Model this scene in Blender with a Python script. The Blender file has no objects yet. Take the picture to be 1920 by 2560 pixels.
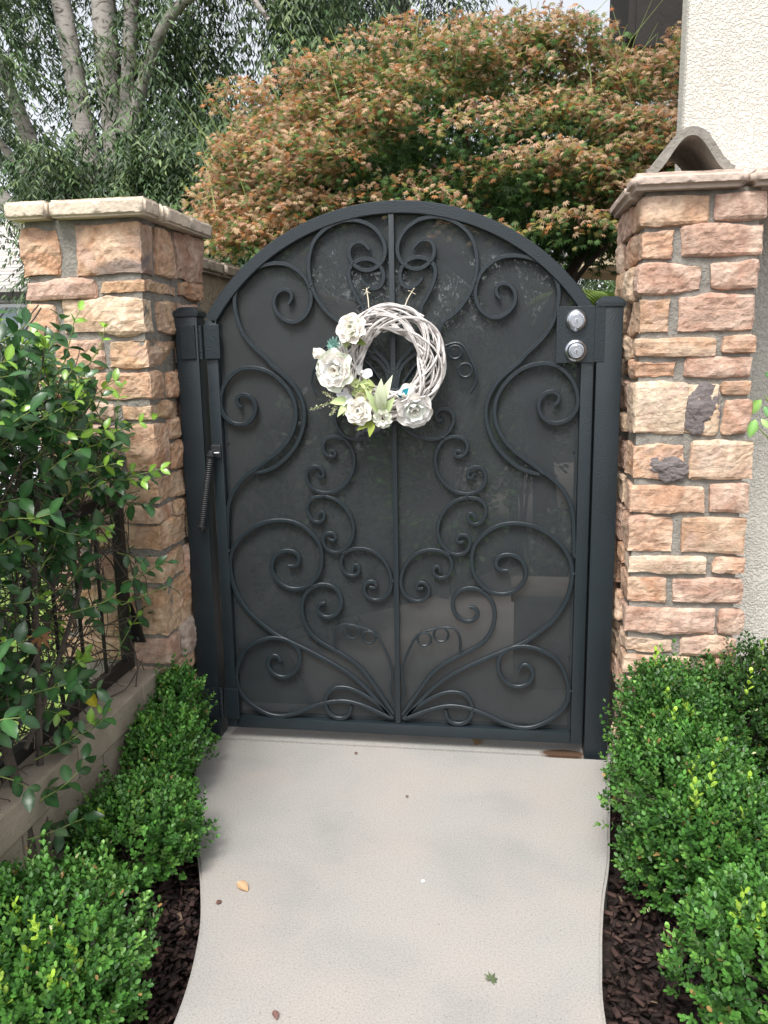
import bpy, bmesh, math, random
import numpy as np
from mathutils import Vector, Matrix, Euler, noise

SC = bpy.context.scene
COL = SC.collection
# ------------------------------------------------------------------ camera
def make_camera():
    cx, cy, cz, yaw, pitch, roll, fpx = 0.3567, -2.6318, 1.3439, 0.1478, 0.1923, -0.0170, 2070.0
    f = Vector((-math.sin(yaw)*math.cos(pitch), math.cos(yaw)*math.cos(pitch), -math.sin(pitch)))
    r = Vector((math.cos(yaw), math.sin(yaw), 0)); u = r.cross(f)
    r2 = math.cos(roll)*r + math.sin(roll)*u; u2 = -math.sin(roll)*r + math.cos(roll)*u
    cam = bpy.data.cameras.new('camera'); o = bpy.data.objects.new('camera', cam); COL.objects.link(o)
    m = Matrix((r2, u2, -f)).transposed().to_4x4(); m.translation = Vector((cx, cy, cz))
    o.matrix_world = m
    cam.sensor_fit = 'HORIZONTAL'; cam.sensor_width = 36; cam.lens = 36*fpx/1920
    cam.clip_start = 0.02; cam.clip_end = 500
    SC.camera = o
make_camera()
# ------------------------------------------------------------------ sky, sun, exposure
SUN_EL, SUN_AZ = math.radians(58), math.radians(193)     # azimuth clockwise from +y: behind the viewer, a little to the left
w = bpy.data.worlds.new('World'); SC.world = w; w.use_nodes = True
nt = w.node_tree; nt.nodes.clear()
sky = nt.nodes.new('ShaderNodeTexSky'); sky.sky_type = 'NISHITA'; sky.sun_disc = False
sky.sun_elevation = SUN_EL; sky.sun_rotation = SUN_AZ; sky.air_density = 1.0; sky.dust_density = 3.0
hs = nt.nodes.new('ShaderNodeHueSaturation'); hs.inputs['Saturation'].default_value = 0.22
bg = nt.nodes.new('ShaderNodeBackground'); bg.inputs['Strength'].default_value = 0.105
wo = nt.nodes.new('ShaderNodeOutputWorld')
nt.links.new(sky.outputs[0], hs.inputs['Color']); nt.links.new(hs.outputs[0], bg.inputs['Color']); nt.links.new(bg.outputs[0], wo.inputs['Surface'])
sl = bpy.data.lights.new('sun', 'SUN'); sl.energy = 1.5; sl.angle = math.radians(22); sl.color = (1.0, 0.98, 0.95)
so = bpy.data.objects.new('sun', sl); COL.objects.link(so)
sd = Vector((math.sin(SUN_AZ)*math.cos(SUN_EL), math.cos(SUN_AZ)*math.cos(SUN_EL), math.sin(SUN_EL)))
so.rotation_euler = (-sd).to_track_quat('-Z', 'Y').to_euler()
SC.view_settings.view_transform = 'Standard'; SC.view_settings.look = 'None'
SC.view_settings.exposure = 1.38; SC.view_settings.gamma = 1; SC.view_settings.use_curve_mapping = False
SC.render.engine = 'CYCLES'
SC.cycles.max_bounces = 7; SC.cycles.transparent_max_bounces = 8

# ------------------------------------------------------------------ helpers
def tag(o, label=None, cat=None, group=None, kind=None):
    if label: o['label'] = label
    if cat: o['category'] = cat
    if group: o['group'] = group
    if kind: o['kind'] = kind
    return o
def thing(name, label, cat, loc=(0, 0, 0), group=None):
    o = bpy.data.objects.new(name, None); COL.objects.link(o); o.location = loc
    o.empty_display_size = 0.1
    return tag(o, label, cat, group)
def obj(name, mesh, mat=None, parent=None, color=None):
    """link a mesh whose vertices are in world coordinates"""
    o = bpy.data.objects.new(name, mesh); COL.objects.link(o)
    if mat and not mesh.materials: mesh.materials.append(mat)
    if parent:
        o.parent = parent
        if parent.type == 'EMPTY': o.location = -parent.location
    if color: o.color = color
    return o
def mesh_from(verts, faces, smooth=False, name='m'):
    me = bpy.data.meshes.new(name); me.from_pydata([tuple(v) for v in verts], [], [tuple(f) for f in faces]); me.update()
    if smooth: me.polygons.foreach_set('use_smooth', [True]*len(me.polygons))
    return me
class MB:
    """collects simple solids into one mesh"""
    def __init__(s): s.v = []; s.f = []
    def add(s, v, f):
        n = len(s.v); s.v += [tuple(p) for p in v]; s.f += [tuple(i+n for i in q) for q in f]; return s
    def box(s, a, b, rot=None, bevel=0):
        x0, y0, z0 = a; x1, y1, z1 = b
        if bevel:
            bm = bmesh.new(); bmesh.ops.create_cube(bm, size=1)
            for v in bm.verts: v.co = Vector(((x0+x1)/2+v.co.x*(x1-x0), (y0+y1)/2+v.co.y*(y1-y0), (z0+z1)/2+v.co.z*(z1-z0)))
            bmesh.ops.bevel(bm, geom=bm.edges[:], offset=bevel, segments=2, affect='EDGES', profile=0.6)
            bm.verts.index_update()
            v = [x.co.copy() for x in bm.verts]; f = [[q.index for q in p.verts] for p in bm.faces]; bm.free()
        else:
            v = [Vector((x, y, z)) for x in (x0, x1) for y in (y0, y1) for z in (z0, z1)]
            f = [(0,1,3,2),(4,6,7,5),(0,4,5,1),(2,3,7,6),(0,2,6,4),(1,5,7,3)]
        if rot: v = [rot @ p for p in v]
        return s.add(v, f)
    def tube(s, pts, rad, n=6, caps=True):
        pts = [Vector(p) for p in pts]
        if not hasattr(rad, '__len__'): rad = [rad]*len(pts)
        rings = []; t0 = None
        for i, p in enumerate(pts):
            t = (pts[min(i+1, len(pts)-1)] - pts[max(i-1, 0)]).normalized()
            if t0 is None:
                u = t.orthogonal().normalized()
            else:
                u = (u - t*u.dot(t))
                u = u.normalized() if u.length > 1e-6 else t.orthogonal().normalized()
            t0 = t; w_ = t.cross(u)
            rings.append([p + (u*math.cos(a)+w_*math.sin(a))*rad[i] for a in [2*math.pi*k/n for k in range(n)]])
        v = [q for r in rings for q in r]; f = []
        for i in range(len(pts)-1):
            for k in range(n):
                k2 = (k+1) % n; f.append((i*n+k, i*n+k2, (i+1)*n+k2, (i+1)*n+k))
        if caps: f.append(tuple(range(n))[::-1]); f.append(tuple((len(pts)-1)*n+k for k in range(n)))
        return s.add(v, f)
    def lathe(s, prof, centre, n=32, axis='y'):
        """prof: (radius, offset) pairs; axis y points to -y (towards the viewer)"""
        v = []; f = []
        for r, h in prof:
            for k in range(n):
                a = 2*math.pi*k/n
                if axis == 'y': v.append((centre[0]+r*math.cos(a), centre[1]-h, centre[2]+r*math.sin(a)))
                else: v.append((centre[0]+r*math.cos(a), centre[1]+r*math.sin(a), centre[2]+h))
        for i in range(len(prof)-1):
            for k in range(n):
                k2 = (k+1) % n; f.append((i*n+k, i*n+k2, (i+1)*n+k2, (i+1)*n+k))
        f.append(tuple((len(prof)-1)*n+k for k in range(n)))
        return s.add(v, f)
    def build(s, name, mat, parent=None, smooth=False, color=None, sharp=40):
        o = obj(name, mesh_from(s.v, s.f, smooth, name), mat, parent, color)
        if smooth: 
            try: o.data.set_sharp_from_angle(angle=math.radians(sharp))
            except Exception: pass
        return o
def catmull(P, step):
    P = [np.array(p, float) for p in P]; P = [2*P[0]-P[1]] + P + [2*P[-1]-P[-2]]
    out = []
    for i in range(1, len(P)-2):
        a, b, c, d = P[i-1:i+3]; n = max(2, int(np.linalg.norm(c-b)/step))
        for k in range(n):
            t = k/n; out.append(0.5*((2*b)+(-a+c)*t+(2*a-5*b+4*c-d)*t*t+(-a+3*b-3*c+d)*t**3))
    out.append(P[-2]); return out
def smooth_path(P, n=6):
    P = [p.copy() for p in P]
    for _ in range(n):
        Q = [P[0]] + [0.25*P[i-1]+0.5*P[i]+0.25*P[i+1] for i in range(1, len(P)-1)] + [P[-1]]
        P = Q
    return P

# ------------------------------------------------------------------ materials
def new_mat(name):
    m = bpy.data.materials.new(name); m.use_nodes = True; t = m.node_tree
    b = t.nodes['Principled BSDF']; return m, t, b
def nd(t, kind, **kw):
    n = t.nodes.new(kind)
    for k, v in kw.items():
        if k in n.inputs: n.inputs[k].default_value = v
        else: setattr(n, k, v)
    return n
def ramp(t, stops):
    r = t.nodes.new('ShaderNodeValToRGB'); e = r.color_ramp.elements
    while len(e) < len(stops): e.new(0.5)
    for i, (p, c) in enumerate(stops): e[i].position = p; e[i].color = (*c, 1) if len(c) == 3 else c
    return r
def simple(name, col, rough=0.6, metal=0.0, var=0.0, vscale=20, bump=0.0, bscale=60, spec=0.5):
    m, t, b = new_mat(name)
    b.inputs['Roughness'].default_value = rough; b.inputs['Metallic'].default_value = metal
    b.inputs['Specular IOR Level'].default_value = spec
    geo = nd(t, 'ShaderNodeNewGeometry')
    if var:
        n = nd(t, 'ShaderNodeTexNoise', Scale=vscale, Detail=5.0)
        t.links.new(geo.outputs['Position'], n.inputs['Vector'])
        r = ramp(t, [(0.3, [c*(1-var) for c in col]), (0.7, [min(1, c*(1+var)) for c in col])])
        t.links.new(n.outputs['Fac'], r.inputs[0]); t.links.new(r.outputs[0], b.inputs['Base Color'])
    else: b.inputs['Base Color'].default_value = (*col, 1)
    if bump:
        n2 = nd(t, 'ShaderNodeTexNoise', Scale=bscale, Detail=4.0); t.links.new(geo.outputs['Position'], n2.inputs['Vector'])
        bp = nd(t, 'ShaderNodeBump', Strength=1.0, Distance=bump); t.links.new(n2.outputs['Fac'], bp.inputs['Height'])
        t.links.new(bp.outputs[0], b.inputs['Normal'])
    return m
def leaf_mat(name, rough=0.45, trans=0.25, spec=0.5, hue=0.49, val=1.3):
    m, t, b = new_mat(name)
    a = nd(t, 'ShaderNodeAttribute', attribute_name='col')
    b.inputs['Roughness'].default_value = rough; b.inputs['Specular IOR Level'].default_value = spec
    t.links.new(a.outputs['Color'], b.inputs['Base Color'])
    tr = nd(t, 'ShaderNodeBsdfTranslucent'); mx = nd(t, 'ShaderNodeMixShader', Fac=trans)
    hs_ = nd(t, 'ShaderNodeHueSaturation', Hue=hue, Saturation=1.1, Value=val)
    t.links.new(a.outputs['Color'], hs_.inputs['Color']); t.links.new(hs_.outputs[0], tr.inputs['Color'])
    out = t.nodes['Material Output']
    t.links.new(b.outputs[0], mx.inputs[1]); t.links.new(tr.outputs[0], mx.inputs[2]); t.links.new(mx.outputs[0], out.inputs['Surface'])
    return m
def rock_mat():
    m, t, b = new_mat('cut_stone'); L = t.links.new
    geo = nd(t, 'ShaderNodeNewGeometry'); oi = nd(t, 'ShaderNodeObjectInfo')
    off = nd(t, 'ShaderNodeVectorMath', operation='SCALE'); off.inputs[0].default_value = (7, 13, 5); L(oi.outputs['Random'], off.inputs['Scale'])
    add = nd(t, 'ShaderNodeVectorMath', operation='ADD'); L(geo.outputs['Position'], add.inputs[0]); L(off.outputs[0], add.inputs[1])
    n1 = nd(t, 'ShaderNodeTexNoise', Scale=9.0, Detail=6.0, Roughness=0.62, Distortion=0.8); L(add.outputs[0], n1.inputs['Vector'])
    n2 = nd(t, 'ShaderNodeTexNoise', Scale=42.0, Detail=6.0, Roughness=0.65); L(add.outputs[0], n2.inputs['Vector'])
    n3 = nd(t, 'ShaderNodeTexNoise', Scale=5.0, Detail=3.0, Distortion=1.5); L(add.outputs[0], n3.inputs['Vector'])
    def mixc(fac, A, B, mode='MIX'):
        x = nd(t, 'ShaderNodeMix', data_type='RGBA', blend_type=mode)
        if isinstance(fac, float): x.inputs[0].default_value = fac
        else: L(fac, x.inputs[0])
        for sock, val in ((x.inputs[6], A), (x.inputs[7], B)):
            if isinstance(val, tuple): sock.default_value = (*val, 1)
            else: L(val, sock)
        return x.outputs[2]
    r1 = ramp(t, [(0.38, (0, 0, 0)), (0.62, (1, 1, 1))]); L(n1.outputs['Fac'], r1.inputs[0])
    c = mixc(r1.outputs[0], mixc(1.0, oi.outputs['Color'], (0.80, 0.685, 0.61), 'MULTIPLY'), mixc(0.35, oi.outputs['Color'], (0.68, 0.53, 0.39)))
    r3 = ramp(t, [(0.52, (0, 0, 0)), (0.68, (0.55, 0.55, 0.55))]); L(n3.outputs['Fac'], r3.inputs[0])
    c = mixc(r3.outputs[0], c, (0.49, 0.34, 0.285))
    r2 = ramp(t, [(0.28, (0.58, 0.56, 0.55)), (0.5, (0.96, 0.96, 0.96)), (0.75, (1.22, 1.22, 1.22))]); L(n2.outputs['Fac'], r2.inputs[0])
    c = mixc(1.0, c, r2.outputs[0], 'MULTIPLY')
    # charcoal kiln patches: amount = 1 - alpha of the object colour
    am = nd(t, 'ShaderNodeMath', operation='SUBTRACT'); am.inputs[0].default_value = 1.0; L(oi.outputs['Alpha'], am.inputs[1])
    n4 = nd(t, 'ShaderNodeTexNoise', Scale=4.5, Detail=3.0, Distortion=0.6); L(add.outputs[0], n4.inputs['Vector'])
    s4 = nd(t, 'ShaderNodeMath', operation='ADD'); L(n4.outputs['Fac'], s4.inputs[0]); L(am.outputs[0], s4.inputs[1])
    r4 = ramp(t, [(0.84, (0, 0, 0)), (0.97, (1, 1, 1))]); L(s4.outputs[0], r4.inputs[0])
    c = mixc(r4.outputs[0], c, mixc(r2.outputs[0], (0.07, 0.062, 0.064), (0.18, 0.155, 0.15)))
    # dust in the recesses, wear
    L(c, b.inputs['Base Color']); b.inputs['Roughness'].default_value = 0.85; b.inputs['Specular IOR Level'].default_value = 0.25
    n5 = nd(t, 'ShaderNodeTexNoise', Scale=130.0, Detail=5.0, Roughness=0.7); L(add.outputs[0], n5.inputs['Vector'])
    mp = nd(t, 'ShaderNodeMapping'); mp.inputs['Scale'].default_value = (1, 1, 2.0); mp.inputs['Rotation'].default_value = (0.1, 0.2, 0); L(add.outputs[0], mp.inputs[0])
    n6 = nd(t, 'ShaderNodeTexNoise', Scale=15.0, Detail=9.0, Roughness=0.62, Distortion=0.5); L(mp.outputs[0], n6.inputs['Vector'])
    b1 = nd(t, 'ShaderNodeBump', Strength=1.0, Distance=0.010); L(n6.outputs['Fac'], b1.inputs['Height'])
    b2 = nd(t, 'ShaderNodeBump', Strength=0.7, Distance=0.003); L(n5.outputs['Fac'], b2.inputs['Height']); L(b1.outputs[0], b2.inputs['Normal'])
    L(b2.outputs[0], b.inputs['Normal'])
    return m
def concrete_mat():
    m, t, b = new_mat('walk_concrete'); L = t.links.new
    geo = nd(t, 'ShaderNodeNewGeometry')
    n1 = nd(t, 'ShaderNodeTexNoise', Scale=2.6, Detail=5.0, Roughness=0.55); n1.inputs['Distortion'].default_value = 0.4
    n2 = nd(t, 'ShaderNodeTexNoise', Scale=3.7, Detail=4.0); n3 = nd(t, 'ShaderNodeTexNoise', Scale=210.0, Detail=5.0, Roughness=0.85)
    n4 = nd(t, 'ShaderNodeTexVoronoi', Scale=60.0)
    mp = nd(t, 'ShaderNodeMapping'); mp.inputs['Location'].default_value = (3.1, 7.7, 0); L(geo.outputs['Position'], mp.inputs[0])
    for n in (n1, n3, n4): L(geo.outputs['Position'], n.inputs['Vector'])
    L(mp.outputs[0], n2.inputs['Vector'])
    r1 = ramp(t, [(0.30, (0.272, 0.268, 0.256)), (0.5, (0.322, 0.310, 0.290)), (0.8, (0.35, 0.334, 0.310))]); L(n1.outputs['Fac'], r1.inputs[0])
    r2 = ramp(t, [(0.42, (0, 0, 0)), (0.75, (0.8, 0.8, 0.8))]); L(n2.outputs['Fac'], r2.inputs[0])
    mx = nd(t, 'ShaderNodeMix', data_type='RGBA'); L(r2.outputs[0], mx.inputs[0]); L(r1.outputs[0], mx.inputs[6]); mx.inputs[7].default_value = (0.365, 0.332, 0.302, 1)
    r3 = ramp(t, [(0.32, (0.55, 0.55, 0.55)), (0.48, (0.97, 0.97, 0.97)), (0.7, (1.18, 1.18, 1.18))]); L(n3.outputs['Fac'], r3.inputs[0])
    m2 = nd(t, 'ShaderNodeMix', data_type='RGBA', blend_type='MULTIPLY'); m2.inputs[0].default_value = 1; L(mx.outputs[2], m2.inputs[6]); L(r3.outputs[0], m2.inputs[7])
    r4 = ramp(t, [(0.0, (0.35, 0.33, 0.31)), (0.14, (1, 1, 1))]); L(n4.outputs['Distance'], r4.inputs[0])
    # only some of the voronoi cells carry a dark grit speck
    gt = nd(t, 'ShaderNodeSeparateColor'); L(n4.outputs['Color'], gt.inputs[0])
    th = nd(t, 'ShaderNodeMath', operation='GREATER_THAN'); L(gt.outputs[0], th.inputs[0]); th.inputs[1].default_value = 0.76
    m3 = nd(t, 'ShaderNodeMix', data_type='RGBA', blend_type='MULTIPLY'); L(th.outputs[0], m3.inputs[0]); L(m2.outputs[2], m3.inputs[6]); L(r4.outputs[0], m3.inputs[7])
    # oil-brown drip stain on the threshold beside the latch post, and rust marks below the left post
    sp = nd(t, 'ShaderNodeMapping'); sp.inputs['Location'].default_value = (-0.562/0.098, -0.018/0.036, 0); sp.inputs['Scale'].default_value = (1/0.098, 1/0.036, 1)
    L(geo.outputs['Position'], sp.inputs[0])
    sx = nd(t, 'ShaderNodeSeparateXYZ'); L(sp.outputs[0], sx.inputs[0]); cx = nd(t, 'ShaderNodeCombineXYZ'); L(sx.outputs[0], cx.inputs[0]); L(sx.outputs[1], cx.inputs[1])
    ln = nd(t, 'ShaderNodeVectorMath', operation='LENGTH'); L(cx.outputs[0], ln.inputs[0])
    wb = nd(t, 'ShaderNodeMath', operation='MULTIPLY_ADD'); L(n3.outputs['Fac'], wb.inputs[0]); wb.inputs[1].default_value = 0.25; L(ln.outputs['Value'], wb.inputs[2])
    rs = ramp(t, [(0.78, (1, 1, 1)), (1.05, (0, 0, 0))]); L(wb.outputs[0], rs.inputs[0])
    m4 = nd(t, 'ShaderNodeMix', data_type='RGBA'); L(rs.outputs[0], m4.inputs[0]); L(m3.outputs[2], m4.inputs[6]); m4.inputs[7].default_value = (0.085, 0.05, 0.03, 1)
    L(m4.outputs[2], b.inputs['Base Color']); b.inputs['Roughness'].default_value = 0.88; b.inputs['Specular IOR Level'].default_value = 0.25
    bp = nd(t, 'ShaderNodeBump', Strength=0.25, Distance=0.0012); L(n3.outputs['Fac'], bp.inputs['Height']); L(bp.outputs[0], b.inputs['Normal'])
    return m
def stucco_mat(name, col, scale=55, dist=0.012):
    m, t, b = new_mat(name); L = t.links.new
    geo = nd(t, 'ShaderNodeNewGeometry')
    n = nd(t, 'ShaderNodeTexNoise', Scale=scale, Detail=3.0, Roughness=0.5); L(geo.outputs['Position'], n.inputs['Vector'])
    r = ramp(t, [(0.40, (0, 0, 0)), (0.56, (1, 1, 1))]); L(n.outputs['Fac'], r.inputs[0])
    n2 = nd(t, 'ShaderNodeTexNoise', Scale=2.0, Detail=4.0); L(geo.outputs['Position'], n2.inputs['Vector'])
    r2 = ramp(t, [(0.3, [c*0.9 for c in col]), (0.7, col)]); L(n2.outputs['Fac'], r2.inputs[0])
    L(r2.outputs[0], b.inputs['Base Color']); b.inputs['Roughness'].default_value = 0.95; b.inputs['Specular IOR Level'].default_value = 0.15
    bp = nd(t, 'ShaderNodeBump', Strength=1.0, Distance=dist); L(r.outputs[0], bp.inputs['Height']); L(bp.outputs[0], b.inputs['Normal'])
    return m
def screen_mat():
    """woven / perforated security screen: open area lets the courtyard show through"""
    m, t, b = new_mat('screen_mesh'); L = t.links.new
    geo = nd(t, 'ShaderNodeNewGeometry')
    b.inputs['Base Color'].default_value = (0.052, 0.060, 0.064, 1); b.inputs['Roughness'].default_value = 0.6
    n = nd(t, 'ShaderNodeTexNoise', Scale=7.0, Detail=4.0, Roughness=0.6); L(geo.outputs['Position'], n.inputs['Vector'])
    r0 = ramp(t, [(0.35, (0.0145, 0.019, 0.0215)), (0.78, (0.024, 0.030, 0.0325))]); L(n.outputs['Fac'], r0.inputs[0]); L(r0.outputs[0], b.inputs['Base Color'])
    sc = nd(t, 'ShaderNodeSeparateXYZ'); L(geo.outputs['Position'], sc.inputs[0])
    def wave(src, k, ph=0.0):
        a = nd(t, 'ShaderNodeMath', operation='MULTIPLY_ADD'); L(src, a.inputs[0]); a.inputs[1].default_value = k; a.inputs[2].default_value = ph
        s_ = nd(t, 'ShaderNodeMath', operation='SINE'); L(a.outputs[0], s_.inputs[0]); return s_.outputs[0]
    mul = nd(t, 'ShaderNodeMath', operation='MULTIPLY'); L(wave(sc.outputs[0], 2*math.pi/0.0042), mul.inputs[0]); L(wave(sc.outputs[2], 2*math.pi/0.0042), mul.inputs[1])
    rr = nd(t, 'ShaderNodeMapRange'); L(mul.outputs[0], rr.inputs[0]); rr.inputs[1].default_value = 0.05; rr.inputs[2].default_value = 0.55; rr.inputs[3].default_value = 0.02; rr.inputs[4].default_value = 0.44
    tr = nd(t, 'ShaderNodeBsdfTransparent'); mx = nd(t, 'ShaderNodeMixShader')
    L(rr.outputs[0], mx.inputs[0]); L(b.outputs[0], mx.inputs[1]); L(tr.outputs[0], mx.inputs[2]); L(mx.outputs[0], t.nodes['Material Output'].inputs['Surface'])
    return m
def bark_mat(name, base, dark, scale=6):
    m, t, b = new_mat(name); L = t.links.new
    geo = nd(t, 'ShaderNodeNewGeometry'); mp = nd(t, 'ShaderNodeMapping'); mp.inputs['Scale'].default_value = (1, 1, 2.2); L(geo.outputs['Position'], mp.inputs[0])
    n = nd(t, 'ShaderNodeTexNoise', Scale=scale, Detail=6.0, Roughness=0.7, Distortion=1.0); L(mp.outputs[0], n.inputs['Vector'])
    r = ramp(t, [(0.36, dark), (0.47, base), (0.7, [c*1.25 for c in base])]); L(n.outputs['Fac'], r.inputs[0]); L(r.outputs[0], b.inputs['Base Color'])
    b.inputs['Roughness'].default_value = 0.9
    bp = nd(t, 'ShaderNodeBump', Strength=0.8, Distance=0.01); L(n.outputs['Fac'], bp.inputs['Height']); L(bp.outputs[0], b.inputs['Normal'])
    return m

M = {}
M['iron'] = simple('painted_iron', (0.0125, 0.0195, 0.0245), 0.36, 0.0, 0.12, 8, 0.0012, 220, 0.5)
M['iron_dark'] = simple('black_iron', (0.018, 0.020, 0.022), 0.5, 0, 0.1, 30, 0.001, 150)
M['screen'] = screen_mat()
M['bronze'] = simple('dark_bronze_paint', (0.016, 0.0135, 0.012), 0.5, 0, 0.1, 12)
M['chrome'] = simple('satin_chrome', (0.52, 0.54, 0.58), 0.30, 1.0)
M['black'] = simple('keyway_black', (0.01, 0.01, 0.012), 0.6)
M['rock'] = rock_mat()
M['mortar'] = simple('grey_mortar', (0.245, 0.228, 0.20), 0.95, 0, 0.22, 30, 0.006, 120, 0.2)
M['capstone'] = simple('cast_cap_stone', (0.60, 0.505, 0.40), 0.9, 0, 0.18, 9, 0.004, 75, 0.2)
M['capstone_pink'] = simple('cast_cap_stone_pink', (0.50, 0.40, 0.335), 0.9, 0, 0.16, 7, 0.005, 60, 0.2)
M['concrete'] = concrete_mat()
M['coping'] = simple('tan_block', (0.34, 0.285, 0.225), 0.92, 0, 0.18, 12, 0.003, 110, 0.2)
M['tile'] = simple('roof_tile_concrete', (0.27, 0.25, 0.22), 0.92, 0, 0.25, 14, 0.005, 90, 0.2)
M['stucco'] = stucco_mat('pale_stucco', (0.74, 0.70, 0.62), 150, 0.0028)
M['stucco_tan'] = stucco_mat('tan_stucco', (0.36, 0.29, 0.21), 40, 0.004)
M['soil'] = simple('dark_soil', (0.030, 0.020, 0.016), 0.95, 0, 0.4, 25, 0.01, 60)
M['lawn'] = simple('lawn_grass', (0.16, 0.24, 0.045), 0.95, 0, 0.5, 6, 0.02, 90)
M['drive'] = simple('driveway_concrete', (0.52, 0.53, 0.55), 0.9, 0, 0.1, 2)
M['paver'] = simple('courtyard_paving', (0.30, 0.262, 0.236), 0.9, 0, 0.2, 3, 0.003, 80)
M['box_leaf'] = leaf_mat('boxwood_leaf', 0.44, 0.24, 0.45)
M['vine_leaf'] = leaf_mat('jasmine_leaf', 0.28, 0.2, 0.55)
M['maple_leaf'] = leaf_mat('maple_leaf', 0.6, 0.3, 0.3)
M['tree_leaf'] = leaf_mat('ash_leaf', 0.5, 0.22, 0.4)
M['chip'] = leaf_mat('bark_chip', 0.9, 0.0, 0.2)
M['petal'] = leaf_mat('silk_petal', 0.8, 0.06, 0.1, 0.5, 1.0)
M['twig'] = simple('whitewashed_willow', (0.60, 0.56, 0.535), 0.75, 0, 0.28, 45, 0.001, 200, 0.3)
M['stem'] = simple('woody_stem', (0.075, 0.058, 0.045), 0.85, 0, 0.35, 40, 0.002, 120)
M['stem_green'] = simple('green_stem', (0.20, 0.26, 0.07), 0.7, 0, 0.2, 20)
M['maple_bark'] = simple('maple_bark', (0.055, 0.042, 0.032), 0.9, 0, 0.3, 20, 0.004, 60)
M['ash_bark'] = bark_mat('pale_bark', (0.31, 0.285, 0.26), (0.05, 0.04, 0.033), 8)
M['twine'] = simple('jute_twine', (0.62, 0.55, 0.42), 0.9, 0, 0.2, 200)
M['canvas'] = simple('umbrella_canvas', (0.62, 0.50, 0.33), 0.9)
M['dark_wood'] = simple('dark_stained_wood', (0.016, 0.012, 0.010), 0.7, 0, 0.3, 15, 0.002, 40)
M['white_paint'] = simple('white_trim', (0.78, 0.79, 0.8), 0.6)
M['glass'] = simple('window_glass', (0.30, 0.38, 0.40), 0.15, 0.0)
M['roof'] = simple('pale_roof_shingle', (0.50, 0.47, 0.44), 0.9, 0, 0.15, 5)
M['siding'] = simple('pale_siding', (0.55, 0.55, 0.52), 0.9)
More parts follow.
